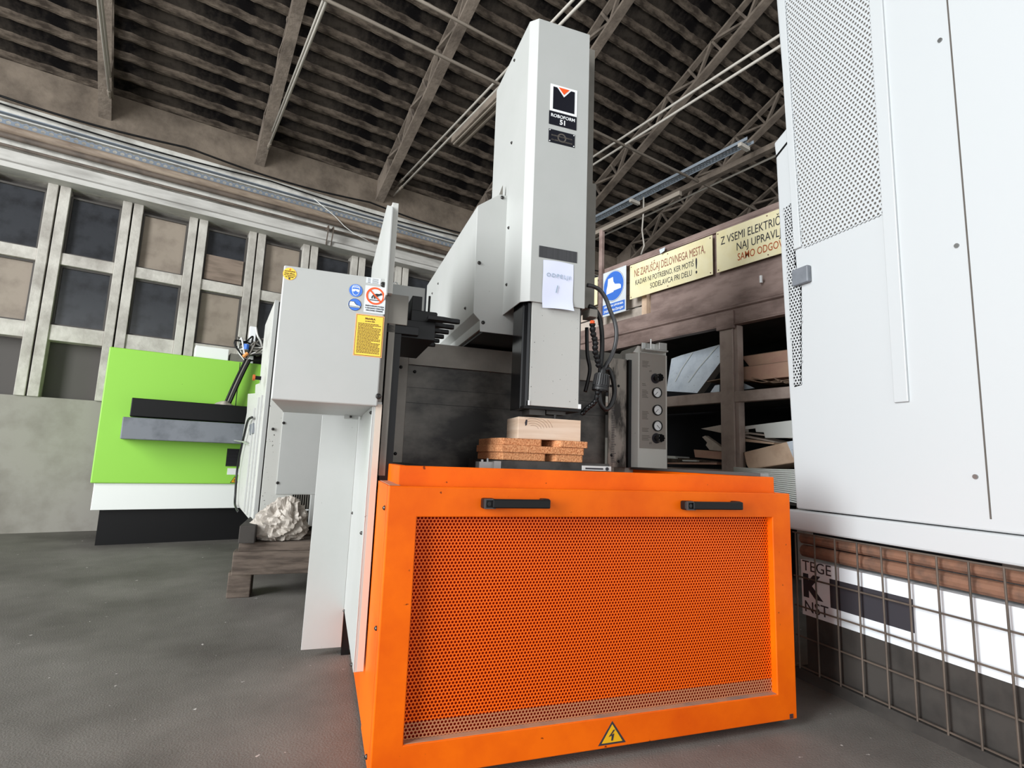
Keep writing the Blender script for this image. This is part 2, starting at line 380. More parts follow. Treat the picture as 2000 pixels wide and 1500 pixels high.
solo('wall_cable', MB().tube(sag(-6, 8, 4.83, .07, 7.78, 120, 2.4), .014, 6), 'black', 'upper black cable sagging under the concrete eave beam', 'cable', 'h', smooth=True)
solo('wall_cable', MB().tube(sag(-6, 8, 4.755, .05, 7.88, 120, 3.1, 1), .011, 6), 'black', 'lower black cable running across the pale band over the tray', 'cable', 'h', smooth=True)
a = at(613, 388, 1, 7.8, 'h'); b = at(655, 423, 1, 7.8, 'h'); c = at(690, 455, 1, 7.8, 'h'); d = at(733, 478, 1, 7.8, 'h')
solo('loose_wire', MB().tube([a, (a+b)/2, b, (b+c)/2-Vector((0,0,.02)), c, d], .006, 6), 'wire_white', 'thin pale wire hanging diagonally across the wall pipes', 'wire', 'h', smooth=True)
p = at(645, 452, 1, 7.8, 'h')
t = T('steel_bracket', 'small steel bracket on the grey ledge above the windows', 'bracket', (p.x, 7.85, 3.98), 'h')
t.part('plate', MB().prism([(7.79, 3.99), (7.70, 4.22), (7.72, 4.27), (7.92, 4.27), (7.92, 4.25), (7.74, 4.21), (7.81, 4.0)], 0, p.x-.05, p.x-.04), 'pipe_dark')
t.part('plate', MB().prism([(7.79, 3.99), (7.70, 4.22), (7.72, 4.27), (7.92, 4.27), (7.92, 4.25), (7.74, 4.21), (7.81, 4.0)], 0, p.x+.02, p.x+.03), 'pipe_dark')
# tie rods along the depth of the hall
rod_lab = ['pair of thin tie rods at the far left under the roof', 'pair of pale tie rods left of the machine, running to the left wall', 'pair of pale tie rods passing behind the top of the white column', 'pair of pale tie rods crossing the large truss right of the column', 'pair of pale tie rods just above the two yellow signs']
for i, x in enumerate((-.85, .905, 2.80, 4.70, 6.45)):
    t = T('tie_rods', rod_lab[i], 'tie rod', (x, 7.9, 5.1), 'h', group='roof tie rods')
    for dz in (.0, .12):
        t.part('rod', MB().tube([(x, 7.88, 5.1+dz), (x, 0, 5.1+dz)], .015, 8), 'rod', smooth=True)
        t.part('turnbuckle', MB().tube([(x, 7.6, 5.1+dz), (x, 7.5, 5.1+dz)], .022, 8), 'rod_brown')
solo('cross_rod', MB().tube([(-6, 4.66, 5.085), (9, 4.66, 5.085)], .018, 8), 'rod_brown', 'long grey rod crossing the hall under the trusses, behind the machine column', 'rod', 'h', smooth=True)
solo('cross_rod', MB().tube([(.8, 4.16, 5.085), (3.2, 4.16, 5.085)], .015, 8), 'rod_brown', 'short thin rod crossing the second truss near the top of the column', 'rod', 'h', smooth=True)
t = T('hanging_batten', 'brown square batten hanging under the roof left of the column top', 'batten', (2.76, 5.0, 4.86), 'h')
t.part('body', MB().box(2.68, 3.9, 4.84, 2.84, 5.62, 4.92), 'truss', bevel=.006)
t.part('edge_strip', MB().box(2.71, 3.9, 4.825, 2.73, 5.62, 4.84), 'rod_brown'); t.part('edge_strip', MB().box(2.79, 3.9, 4.825, 2.81, 5.62, 4.84), 'rod_brown')
for yy in (4.2, 5.3): t.part('hanger', MB().tube([(2.80, yy, 4.9), (2.80, yy, 5.1)], .006, 6), 'rod_brown')
t = T('cable_tray', 'long galvanised perforated tray hanging in front of the large right-hand truss', 'cable tray', (5.88, 5.5, 5.08), 'h')
t.part('tray', perforated(3.7, 7.8, -.035, .06, .05, .014, lambda u, w_, d: (5.88+w_, u, 5.1-d), depth=.004), 'tray_galv', kind='stuff', fix=False)
t.part('lip', MB().box(5.82, 3.65, 5.09, 5.828, 7.9, 5.13), 'tray_galv'); t.part('lip', MB().box(5.955, 3.65, 5.09, 5.963, 7.9, 5.13), 'tray_galv')
for yy in (3.72, 5.6, 7.2): t.part('clip', MB().box(5.80, yy, 5.04, 5.99, yy+.05, 5.088), 'rod')
solo('steel_bar', MB().box(6.19, 1.5, 5.06, 6.29, 7.6, 5.14), 'truss', 'thick pale steel bar running under the trusses above the signs', 'bar', 'h', bevel=.005)
solo('loose_wire', MB().tube([at(1257, 385, 0, 5.9, 'h'), at(1257, 410, 0, 5.9, 'h'), at(1254, 450, 0, 5.9, 'h'), at(1258, 480, 0, 5.9, 'h'), at(1252, 497, 0, 5.9, 'h')], .012, 6), 'rod', 'short crooked wire hanging down from the galvanised tray', 'wire', 'h', smooth=True)

# ------------------------------------------------------------------ the machine (frame m)
mach = T('spark_erosion_machine', 'large orange and white spark erosion machine with tall column and perforated front', 'machine', (1.02, 2.5, 0))
P = mach.part
YF = 1.759
body = MB(); body.box(.216, 1.80, .02, 1.834, 3.05, .86)
P('tank_base', body, 'orange', bevel=.004)
up = MB()      # upper rim of the tank, an open frame
up.box(.247, 1.83, .86, 1.834, 1.86, .966).box(.247, 1.86, .86, .275, 2.17, .966).box(1.806, 1.86, .86, 1.834, 2.9, .966)
P('tank_rim', up, 'orange', bevel=.003)
P('rim_cap', MB().box(1.80, 1.87, .966, 1.845, 2.92, .980), 'steel')
P('tank_inner', MB().box(.262, 2.17, .86, .40, 3.0, .962), 'black')
# the door
door = MB(); D2 = YF+.028
_o = [(.211, .035), (1.843, .035), (1.843, .9015), (.211, .9015)]; _i = [(.304, .132), (1.75, .132), (1.75, .806), (.304, .806)]
door.add([(x, y, z) for y in (YF, D2+.02) for ring in (_o, _i) for x, z in ring],
         [f for k in range(4) for f in ((k, (k+1) % 4, 4+(k+1) % 4, 4+k), (8+k, 12+k, 12+(k+1) % 4, 8+(k+1) % 4), (k, 8+k, 8+(k+1) % 4, (k+1) % 4), (4+k, 4+(k+1) % 4, 12+(k+1) % 4, 12+k))])
dr = P('door', door, 'orange', bevel=.003, label='orange door frame around the perforated sheet')
P('door_side', MB().box(.211, YF+.05, .035, .2155, 2.11, .9015).box(.2155, YF+.05, .896, .245, 2.11, .9015), 'orange')
P('door_side', MB().box(1.8345, YF+.05, .035, 1.843, 2.11, .9015), 'orange')
P('dusty_ledge', MB().box(.2165, 1.80, .9017, .25, 2.1, .9035), 'dust')
ps = perforated(.29, 1.765, .12, .82, .0119, .0047, lambda u, w_, d: (u, D2+d, w_))
me = ps.mesh('perforated_sheet', mach.base, fix=False)
me.materials.append(M['orange_mesh'])
P('perforated_sheet', me, 'orange_mesh', parent=dr, kind='stuff')
# dust lies on the bottom of the sheet: colour follows height on the part itself
def dusty(mat_, z_):
    nt = mat_.node_tree; N = nt.nodes; L = nt.links; b_ = N['Principled BSDF']
    tc = N.new('ShaderNodeTexCoord'); sp = N.new('ShaderNodeSeparateXYZ'); L.new(tc.outputs['Object'], sp.inputs[0])
    cp = N.new('ShaderNodeMath'); cp.operation = 'LESS_THAN'; cp.inputs[1].default_value = z_; L.new(sp.outputs[2], cp.inputs[0])
    mx = N.new('ShaderNodeMix'); mx.data_type = 'RGBA'; L.new(cp.outputs[0], mx.inputs['Factor'])
    mx.inputs['A'].default_value = b_.inputs['Base Color'].default_value; mx.inputs['B'].default_value = lin((186, 120, 84))
    L.new(mx.outputs['Result'], b_.inputs['Base Color'])
dusty(M['orange_mesh'], .182)
P('backing', MB().box(.29, D2+.010, .12, 1.765, D2+.012, .82), 'orange_shaded', parent=dr)
P('dust_line', MB().box(.306, YF+.004, .132, 1.748, D2-.001, .1335), 'dust', parent=dr)
def handle(x0, x1, z):
    h = MB(); y0 = YF
    h.box(x0+.03, y0-.046, z-.014, x1-.004, y0-.030, z+.016)
    P('handle_grip', h, 'black', bevel=.004, parent=dr, label='black bar handle')
    e = MB(); e.prism([(x0, z-.017), (x0+.042, z-.017), (x0+.042, z+.017), (x0, z+.017)], 1, y0-.036, y0)
    P('handle_end', e, 'black', bevel=.006, parent=dr)
    r_ = MB(); r_.box(x0+.003, y0-.042, z-.016, x0+.008, y0-.034, z+.016).box(x0+.036, y0-.042, z-.016, x0+.041, y0-.034, z+.016)
    r_.box(x0+.008, y0-.042, z-.016, x0+.036, y0-.034, z-.012).box(x0+.008, y0-.042, z+.012, x0+.036, y0-.034, z+.016)
    P('handle_rim', r_, 'hose_grey', parent=dr)
    P('handle_screw', MB().tube([(x0+.018, y0-.036, z), (x0+.018, y0-.041, z)], .007, 10), 'black_gloss', parent=dr)
    P('handle_end', MB().box(x1-.03, y0-.036, z-.014, x1-.002, y0, z+.018), 'black', bevel=.005, parent=dr)
handle(.5125, .752, .8525); handle(1.3025, 1.566, .852)
# warning triangle on the bottom bar
def triangle(T_, cx, cz, w_, h_, y, par, back='warn_yellow', lean=0):
    t0 = MB().prism([(cx-w_/2, cz), (cx+w_/2, cz), (cx, cz+h_)], 1, y-.0008, y)
    o = T_.part('warning_sticker', t0, 'text_dark', parent=par, label='yellow triangular high voltage warning sticker')
    k = .78
    i1 = MB().prism([(cx-w_/2*k*.96, cz+h_*.085), (cx+w_/2*k*.96, cz+h_*.085), (cx, cz+h_*.86)], 1, y-.0014, y-.0009)
    T_.part('sticker_face', i1, back, parent=o if par == T_.o else par)
    bz = [(cx+.04*w_, cz+.62*h_), (cx-.13*w_, cz+.34*h_), (cx-.02*w_, cz+.38*h_), (cx-.04*w_, cz+.16*h_), (cx+.02*w_, cz+.16*h_), (cx+.07*w_, cz+.46*h_), (cx-.03*w_, cz+.42*h_), (cx+.10*w_, cz+.62*h_)]
    T_.part('bolt_symbol', MB().prism(bz, 1, y-.0022, y-.0016), 'text_dark', parent=o if par == T_.o else par)
a = at(1168, 1458, 1, YF); b = at(1222, 1449, 1, YF); c = at(1201, 1408, 1, YF)
triangle(mach, (a.x+b.x)/2, min(a.z, b.z)+.001, b.x-a.x, c.z-a.z, YF, dr)
p = at(1547, 1402, 1, YF); P('mark', MB().box(p.x-.012, YF-.0008, .0385, p.x+.006, YF, .055), 'text_dark', parent=dr)
P('mark_lettering', text_mb('NB', .014, (p.x-.003, YF-.001, .046)), 'dark_print', parent=dr)
def screw(T_, p, d, r=.009, parent=None, mt='screw'):
    p = Vector(p); d = Vector(d).normalized()
    T_.part('screw', MB().tube([p, p+d*.003, p+d*.006, p+d*.0075], [r, r, r*.75, r*.35], 12), mt, smooth=False, parent=parent)
    T_.part('screw', MB().tube([p+d*.006, p+d*.0083], [r*.4, r*.4], 6), 'black', parent=parent)
for px_, py_ in ((752, 992), (736, 1227), (717, 1478)):
    q = at(px_, py_, 0, .211); screw(mach, q, (-1, 0, 0), .008)
# side panels left of the tank
XL = .17
sp_ = P('side_panel', MB().box(XL, 2.115, .222, XL+.004, 2.95, 1.19).box(XL+.004, 2.115, .222, XL+.034, 2.119, 1.20), 'paint', bevel=.0015, label='white side sheet with folded front edge')
P('side_panel_edge', MB().box(XL+.012, 2.112, .225, XL+.035, 2.1145, 1.19), 'edge_bounce')
fl = [at(632, 785, 1, 2.95), at(587, 1271, 1, 2.95)]
P('front_sheet', MB().prism([(-.018, .04), (XL, .04), (XL, 1.19), (-.012, 1.19)], 1, 2.95, 2.954), 'paint', bevel=.0015, label='light grey upright sheet facing the front')
P('side_panel_support', MB().box(.172, 2.955, .0, .21, 3.0, .3), 'black')
for px_, py_ in ((689, 1002), (673, 1193), (707, 1041), (688, 1298), (725.5, 806)):
    xx = XL if px_ in (689, 673) else XL
    q = at(px_, py_, 0, XL); screw(mach, q, (-1, 0, 0), .007)
# upper changer box
XB0, XB1, ZB0 = -.188, .187, 1.181; YB = 2.10
a = at(550, 517, 1, YB); b = at(755, 545, 1, YB); ZT = (a.z+b.z)/2
bx = P('changer_cover', MB().box(XB0, YB, ZB0, XB1, 2.76, ZT), 'paint', bevel=.005, label='light grey cover box with safety stickers')
q = at(550, 803, 1, 2.76)
for px_, py_ in ((739, 774), (748.5, 556)):
    q = at(px_, py_, 1, YB); screw(mach, q, (0, -1, 0), .011, parent=bx)
q = at(690, 815, 1, 2.7); P('latch', MB().box(.09, 2.70, 1.166, .155, 2.76, 1.181), 'paint', parent=bx); screw(mach, (.118, 2.70, 1.1735), (0, -1, 0), .006, parent=bx)
# tall fin behind the box
tp = at(757, 402, 0, .183); lowb = at(728, 517, 0, .183)
P('side_fin', MB().prism([(2.03, 1.60), (2.04, 1.96), (2.26, 2.066), (2.33, 2.066), (2.98, 2.03), (2.98, 1.60)], 0, .181, .187), 'paint', bevel=.001)
fy = at(768, 404, 0, .187).y
P('side_fin_edge', MB().box(.187, 2.085, 1.625, .212, 2.30, 2.0).prism([(2.085, 1.99), (2.30, 1.99), (2.30, 2.035), (2.2, 2.035)], 0, .187, .212), 'paint_grimy', bevel=.002)
# stickers on the changer cover
def on_front(px_, py_): return at(px_, py_, 1, YB)
ys = YB
def sticker_poly(name, pts, mt, y, th=.0006, label=None):
    return P(name, MB().prism(pts, 1, y-th, y), mt, parent=bx, label=label)
c = on_front(566, 535); R_ = .024
sticker_poly('round_sticker', disc(c.x, c.z, R_, 0), 'sticker_edge', ys)
sticker_poly('sticker_face', disc(c.x, c.z, R_*.95, 0), 'yellow', ys-.0006)
P('sticker_lettering', text_mb('ACHTUNG', .0085, (c.x, ys-.0014, c.z+.009), bold=.02, width=.036), 'dark_print', parent=bx)
for k, wd in enumerate((.036, .038, .028)):
    P('sticker_lettering', text_mb(['Nicht öffnen.', 'Nur Fachpersonal', 'im Betrieb'][k], .0062, (c.x, ys-.0014, c.z+.001-.0065*k), bold=.02, width=wd), 'dark_print', parent=bx)
sticker_poly('sticker_symbol', [(c.x-.0035, c.z+.014), (c.x+.0035, c.z+.014), (c.x, c.z+.021)], 'red_ring', ys-.0012)
sticker_poly('sticker_symbol', disc(c.x, c.z-.0185, .0035, 0, n=10), 'text_dark', ys-.0012)
# blue goggles sticker
c = on_front(695, 567.5)
sticker_poly('goggles_sticker', disc(c.x, c.z, .0262, 0), 'text_dark', ys, label='round blue face protection sticker')
sticker_poly('sticker_face', disc(c.x, c.z, .0253, 0), 'sticker_white', ys-.0006)
sticker_poly('sticker_face', disc(c.x, c.z, .0245, 0), 'blue', ys-.0010)
def poly_at(name, c, pts, sc, mt, y): return P(name, MB().prism([(c.x+u*sc, c.z+v*sc) for u, v in pts], 1, y-.0005, y), mt, parent=bx)
S = .0245
poly_at('face_symbol', c, [(-.62, .45), (-.45, .75), (0, .86), (.45, .75), (.62, .45), (.6, -.1), (.35, -.68), (0, -.85), (-.35, -.68), (-.6, -.1)], S, 'sticker_white', ys-.0014)
poly_at('face_symbol', c, [(-.52, .42), (-.38, .65), (0, .76), (.38, .65), (.52, .42), (.5, -.1), (.28, -.62), (0, -.74), (-.28, -.62), (-.5, -.1)], S, 'blue', ys-.0018)
poly_at('face_symbol', c, [(-.62, .5), (-.1, .62), (.1, .62), (.62, .5), (.62, .38), (.1, .48), (-.1, .48), (-.62, .38)], S, 'sticker_white', ys-.0022)
poly_at('face_symbol', c, [(-.56, .12), (-.5, -.18), (-.25, -.24), (-.05, -.05), (.05, -.05), (.25, -.24), (.5, -.18), (.56, .12), (.3, .22), (-.3, .22)], S, 'sticker_white', ys-.0022)
# blue shoe sticker
c = on_front(693, 595)
sticker_poly('shoe_sticker', disc(c.x, c.z, .0255, 0), 'sticker_white', ys, label='round blue safety shoe sticker')
sticker_poly('sticker_face', disc(c.x, c.z, .0245, 0), 'text_dark', ys-.0006)
sticker_poly('sticker_face', disc(c.x, c.z, .0228, 0), 'blue', ys-.0010)
poly_at('shoe_symbol', c, [(-.86, -.2), (-.86, .28), (-.72, .5), (-.1, .5), (.15, .12), (.6, -.06), (.86, -.16), (.88, -.38), (.84, -.5), (-.8, -.5), (-.86, -.4)], S, 'text_dark', ys-.0014)
poly_at('shoe_symbol', c, [(-.8, -.2), (-.8, .25), (-.68, .43), (-.15, .43), (.1, .06), (.57, -.12), (.8, -.2), (.8, -.3), (-.8, -.26)], S, 'sticker_white', ys-.0018)
poly_at('shoe_symbol', c, [(-.8, -.34), (.8, -.38), (.78, -.45), (-.78, -.44)], S, 'sticker_white', ys-.0018)
for k in range(4): poly_at('shoe_lace', c, [(-.08+.13*k, .30-.12*k), (.06+.13*k, .22-.12*k), (.06+.13*k, .18-.12*k), (-.08+.13*k, .26-.12*k)], S, 'text_dark', ys-.0022)
# small plate
a = on_front(716, 541); b = on_front(743, 556)
sticker_poly('data_sticker', [(a.x, b.z), (b.x, b.z), (b.x, a.z), (a.x, a.z)], 'sticker_white', ys)
for k in range(4):
    for (u0, u1) in ((.1, .3), (.42, .85)):
        z_ = a.z-(a.z-b.z)*(.18+.22*k); sticker_poly('print_line', [(a.x+(b.x-a.x)*u0, z_), (a.x+(b.x-a.x)*u1, z_), (a.x+(b.x-a.x)*u1, z_-.0015), (a.x+(b.x-a.x)*u0, z_-.0015)], 'text_grey', ys-.0008)
# prohibition sticker
a = on_front(714, 557); b = on_front(751, 614); cx_ = (a.x+b.x)/2
sticker_poly('prohibition_sticker', [(a.x, b.z), (b.x, b.z), (b.x, a.z), (a.x, a.z)], 'sticker_white', ys, label='white sticker with red no-touching sign')
cz_ = a.z-(a.z-b.z)*.36; rr = (b.x-a.x)*.44
P('red_ring', ring_mb(MB(), cx_, cz_, rr*.8, rr, ys-.0016, ys-.0007), 'red_ring', parent=bx)
c = Vector((cx_, 0, cz_))
poly_at('hand_symbol', c, [(.62, .42), (.42, .28), (.1, .28), (-.2, .14), (-.4, -.1), (-.42, -.32), (-.3, -.34), (-.26, -.12), (-.12, -.04), (-.16, -.3), (-.02, -.36), (.04, -.1), (.14, -.34), (.28, -.32), (.22, -.06), (.4, .05), (.75, .22)], rr, 'text_dark', ys-.0014)
poly_at('hand_symbol', c, [(-.6, -.44), (.4, -.46), (.4, -.54), (-.6, -.52)], rr, 'text_dark', ys-.0014)
poly_at('red_bar', c, [(-.68, .56), (-.56, .68), (.68, -.56), (.56, -.68)], rr, 'red_ring', ys-.0020)
for k, s in enumerate(('PREPOVEDAN POSEG', 'V NEVARNO OBMOČJE', 'DELOVNE OPREME')):
    P('sticker_lettering', text_mb(s, .0075, (cx_, ys-.0012, a.z-(a.z-b.z)*(.75+.085*k)), bold=.02, width=(b.x-a.x)*(.88, .9, .8)[k]), 'text_dark', parent=bx)
# rules sticker
a = on_front(692, 612); b = on_front(748, 699); tr = on_front(752, 617)
xa, xb, za, zb = on_front(690, 690).x-.001, on_front(749.5, 640).x, on_front(695, 612).z, on_front(690, 694).z
sticker_poly('rules_sticker', [(xa, zb), (xb, zb), (xb, za), (xa, za)], 'sticker_edge', ys, label='yellow sticker with the safe working rules')
sticker_poly('sticker_face', [(xa+.003, zb+.003), (xb-.003, zb+.003), (xb-.003, za-.003), (xa+.003, za-.003)], 'dark_print', ys-.0006)
sticker_poly('sticker_face', [(xa+.0045, zb+.0045), (xb-.0045, zb+.0045), (xb-.0045, za-.0045), (xa+.0045, za-.0045)], 'yellow', ys-.0010)
xm = (xa+xb)/2
P('sticker_lettering', text_mb('PRAVILA', .011, (xm, ys-.0019, za-.0165), bold=.03, width=.038), 'dark_print', parent=bx)
P('sticker_lettering', text_mb('za varno delo', .008, (xm, ys-.0019, za-.026), bold=.03, width=.036), 'dark_print', parent=bx)
rr_ = random.Random(5); z_ = za-.035; lines = MB(); k = 0
while z_ > zb+.011:
    end = rr_.choice([.98, .99, .95, .55, .9, .3 if k % 5 == 4 else .97])
    x_ = xa+.010
    while x_ < xa+.010+(xb-xa-.022)*end:
        wl = rr_.uniform(.004, .011); x2 = min(x_+wl, xb-.011)
        lines.prism([(x_, z_), (x2, z_), (x2, z_-.0027), (x_, z_-.0027)], 1, ys-.0020, ys-.0016); x_ = x2+.0014
    z_ -= .0054; k += 1
P('print_lines', lines, 'dark_print', parent=bx, kind='stuff')
# electrode changer with grippers
ch = P('changer_body', MB().box(.198, 2.12, 1.513, .281, 2.32, 1.634), 'paint_dark', bevel=.002, label='small grey box of the electrode changer')
cb = P('rear_box', MB().box(.245, 2.62, 1.66, .425, 2.95, 1.835), 'paint', bevel=.002, label='pale cover box behind the changer')
P('rear_box_bevel', MB().box(.205, 2.66, 1.66, .245, 2.95, 1.825), 'cabinet_white')
q = at(773, 552, 1, 2.68)
eb = MB(); n = 16
eb.tube([(q.x+math.cos(2*PI*k/n)*.012, 2.68, 1.852+math.sin(2*PI*k/n)*.012) for k in range(n+1)], .003, 6)
P('eye_bolt', eb, 'white', parent=cb, smooth=True)
gr = P('gripper_carrier', MB().box(.306, 2.20, 1.56, .348, 2.42, 1.663).box(.30, 2.16, 1.54, .405, 2.50, 1.592).box(.36, 2.17, 1.575, .41, 2.20, 1.592).box(.205, 2.125, 1.478, .33, 2.62, 1.512).box(.235, 2.15, 1.47, .40, 2.60, 1.545), 'black', bevel=.002, label='black gripper carrier with six fork fingers')
for k in range(6):
    y_ = 2.115+.102*k
    f_ = MB().prism([(.36, y_-.022), (.42, y_-.022), (.455, y_-.013), (.485, y_-.013), (.493, y_-.006), (.493, y_+.006), (.485, y_+.013), (.455, y_+.013), (.42, y_+.022), (.36, y_+.022)], 2, 1.543, 1.560)
    P('gripper_finger', f_, 'black', bevel=.0015, parent=gr)
P('gripper_pin', MB().tube([(.395, 2.30, 1.59), (.395, 2.30, 1.70)], .005, 8), 'black', parent=gr)
# splash walls at the back of the tank
P('back_wall', MB().box(.40, 2.95, .9, 1.64, 2.96, 1.62), 'tank_steel', label='stained dark steel splash wall')
P('back_wall_rail', MB().prism([(2.93, 1.495), (2.95, 1.495), (2.95, 1.625), (2.935, 1.625)], 0, .41, 1.62), 'tank_steel_light')
P('corner_post', MB().box(.325, 2.90, .9, .405, 2.95, 1.60), 'tank_steel_light', bevel=.002)
P('corner_post', MB().box(.262, 2.86, .9, .30, 2.95, 1.64), 'black')
P('corner_post', MB().box(.215, 2.13, .9, .262, 2.95, 1.50), 'black')
P('corner_post', MB().box(.1875, 2.11, 1.20, .202, 2.5, 1.62), 'paint_dark')
P('corner_post', MB().box(.211, 2.125, .92, .235, 2.16, 1.52), 'paint_dark')
for px_, py_ in ((783, 717), (810, 726), (772, 886)): screw(mach, at(px_, py_, 1, 2.90 if px_ != 810 else 2.95), (0, -1, 0), .009, mt='black')
P('back_wall_seam', MB().box(.41, 2.9485, 1.285, 1.62, 2.95, 1.287).box(.41, 2.9485, 1.37, 1.62, 2.95, 1.3715), 'black')
sc_ = P('scale_plate', MB().box(1.628, 2.89, .975, 1.752, 2.90, 1.645), 'scale_plate', bevel=.002, label='rusty stained plate with an engraved scale')
tk = MB()
for k in range(48): tk.box(1.648, 2.889, 1.005+.0104*k, 1.648+(.032 if k % 5 == 0 else .022), 2.8899, 1.0085+.0104*k)
P('scale_marks', tk, 'text_dark', parent=sc_, kind='stuff')
P('scale_slot', MB().box(1.655, 2.888, 1.50, 1.659, 2.8899, 1.585), 'wood_black', parent=sc_)
for q in (at(1208, 754, 1, 2.89), at(1193, 754, 1, 2.89), at(1194, 889, 1, 2.89), at(1208, 901, 1, 2.89)): screw(mach, q, (0, -1, 0), .008, parent=sc_, mt='black')
P('slot_post', MB().box(1.755, 2.87, .975, 1.775, 3.0, 1.64), 'black')
# gauge column
gc = P('gauge_column', MB().prism([(1.79, 2.97), (1.842, 2.90), (2.055, 2.90), (2.055, 3.1), (1.79, 3.1)], 2, .9, 1.70), 'column_paint', bevel=.003, label='light grey control column with three pressure gauges')
P('column_top', MB().prism([(1.81, 1.70), (1.842, 1.745), (2.055, 1.745), (2.055, 1.70)], 1, 2.91, 3.1), 'column_paint', parent=gc)
P('gauge_plate', MB().box(1.852, 2.8965, 1.098, 2.042, 2.90, 1.70), 'gauge_panel', parent=gc, label='brownish grey front plate with printed diagrams')
P('top_clamp', MB().box(1.86, 2.85, 1.712, 2.03, 2.90, 1.722).box(1.86, 2.89, 1.722, 2.03, 2.90, 1.765).box(1.96, 2.85, 1.722, 2.02, 2.89, 1.768), 'steel_bright', parent=gc, bevel=.002)
P('clamp_rod', MB().tube([(1.905, 2.86, 1.72), (1.905, 2.86, 1.785)], .006, 8), 'steel_bright', parent=gc)
for (px_, py_, ang) in ((1283, 767, 225), (1284, 801, 225), (1284, 832, -42)):
    q = at(px_, py_, 1, 2.89); y_ = 2.8965
    P('gauge', ring_mb(MB(), q.x, q.z, .0285, .0335, y_-.014, y_), 'black', parent=gc, label='round pressure gauge with black rim')
    P('gauge_dial', MB().prism(disc(q.x, q.z, .0287, 0), 1, y_-.009, y_), 'white', parent=gc)
    a_ = math.radians(ang); nd = MB().bar((q.x-math.cos(a_)*.006, y_-.0105, q.z-math.sin(a_)*.006), (q.x+math.cos(a_)*.023, y_-.0105, q.z+math.sin(a_)*.023), .002, .003, up=(0, 1, 0))
    P('gauge_needle', nd, 'text_dark', parent=gc)
    tks = MB()
    for j in range(11):
        b_ = math.radians(225-27*j); tks.bar((q.x+math.cos(b_)*.021, y_-.0095, q.z+math.sin(b_)*.021), (q.x+math.cos(b_)*.026, y_-.0095, q.z+math.sin(b_)*.026), .001, .001, up=(0, 1, 0))
    P('gauge_marks', tks, 'text_grey', parent=gc, kind='stuff')
for (px_, py_) in ((1281, 739), (1283, 856)):
    q = at(px_, py_, 1, 2.89); y_ = 2.8965; pr = []
    for k in range(32):
        a_ = 2*PI*k/32; r_ = .024+.0025*math.cos(8*a_); pr.append((q.x+math.cos(a_)*r_, q.z+math.sin(a_)*r_))
    P('knob_plate', ring_mb(MB(), q.x, q.z, .0, .032, y_-.003, y_), 'text_dark', parent=gc)
    P('knob_stem', MB().tube([(q.x, y_, q.z), (q.x, y_-.03, q.z)], .015, 14), 'hose_grey', parent=gc, smooth=True)
    P('knob', MB().prism(pr, 1, y_-.058, y_-.028), 'black_gloss', bevel=.003, parent=gc, label='black star knob')
pr = MB(); rr_ = random.Random(9)
for z0, w0, n_ in ((1.645, .06, 5), (1.50, .03, 2), (1.46, .05, 6), (1.325, .055, 6), (1.22, .05, 3), (1.175, .07, 4)):
    for j in range(n_): pr.box(1.868, 2.896, z0-.009*j, 1.868+w0*rr_.uniform(.6, 1), 2.8964, z0-.009*j+.003)
P('plate_print', pr, 'text_grey', parent=gc, kind='stuff')
P('plate_lettering', text_mb('#1', .018, (1.93, 2.8962, 1.587)), 'text_grey', parent=gc)
P('plate_lettering', text_mb('#2', .018, (1.93, 2.8962, 1.132)), 'text_grey', parent=gc)
P('upper_rear_panel', MB().box(1.45, 3.0, 1.50, 1.80, 3.05, 1.70), 'paint_dark')
# column cover, ram, arm
CV = [(.868, 2.30), (1.157, 2.30), (1.157, 2.9), (.832, 2.9), (.832, 2.337)]
cov = MB(); n = len(CV)
zc0, zc1 = 1.742, 3.232
cov.add([(x, y, zc0) for x, y in CV]+[(x, y, zc1) for x, y in CV], [tuple(range(n, 2*n))]+[(i, (i+1) % n, (i+1) % n+n, i+n) for i in range(n)])
cv = P('column_cover', cov, 'paint', label='tall white column cover')
md = cv.modifiers.new('shell', 'SOLIDIFY'); md.thickness = .006; md.offset = -1
b_ = cv.modifiers.new('bevel', 'BEVEL'); b_.width = .003; b_.segments = 2; b_.limit_method = 'ANGLE'; b_.angle_limit = .5
P('column_rear_rail', MB().box(.95, 2.46, 1.80, 1.292, 2.90, 2.50).box(.95, 2.46, 2.50, 1.27, 2.90, 3.3), 'paint_dark')
P('ram_plate', MB().box(.887, 2.312, 1.25, 1.139, 2.33, 1.80), 'ram_paint', bevel=.002, label='white ram front with oil specks')
rm = MB().box(.888, 2.33, 1.25, 1.14, 2.50, 1.80).box(.852, 2.345, 1.235, .888, 2.48, 1.80).box(1.139, 2.33, 1.245, 1.153, 2.48, 1.80).box(.868, 2.32, 1.24, .883, 2.345, 1.80)
rmp = P('ram', rm, 'black_gloss', bevel=.0015, label='glossy black ram sides')
P('ram_foot', MB().box(.862, 2.316, 1.236, 1.155, 2.48, 1.248), 'black'); P('corner_clip', MB().box(.880, 2.308, 1.25, .888, 2.312, 1.272).box(1.139, 2.308, 1.25, 1.151, 2.33, 1.272), 'white')
ck = MB().box(.90, 2.34, 1.21, .98, 2.44, 1.236).tube([(1.04, 2.36, 1.236), (1.04, 2.36, 1.195)], .008, 10).box(.99, 2.35, 1.218, 1.09, 2.42, 1.236)
P('electrode_chuck', ck, 'table_iron')
F1Y = 2.6
arm = [(.675, 1.734), (.670, 2.315), (.79, 2.404), (.90, 2.404), (.90, 1.642), (.714, 1.642), (.711, 1.70)]
ap = MB().prism(arm, 1, F1Y, 2.604)
P('arm_front', ap, 'paint', bevel=.0015, label='front sheet of the slanted arm housing')
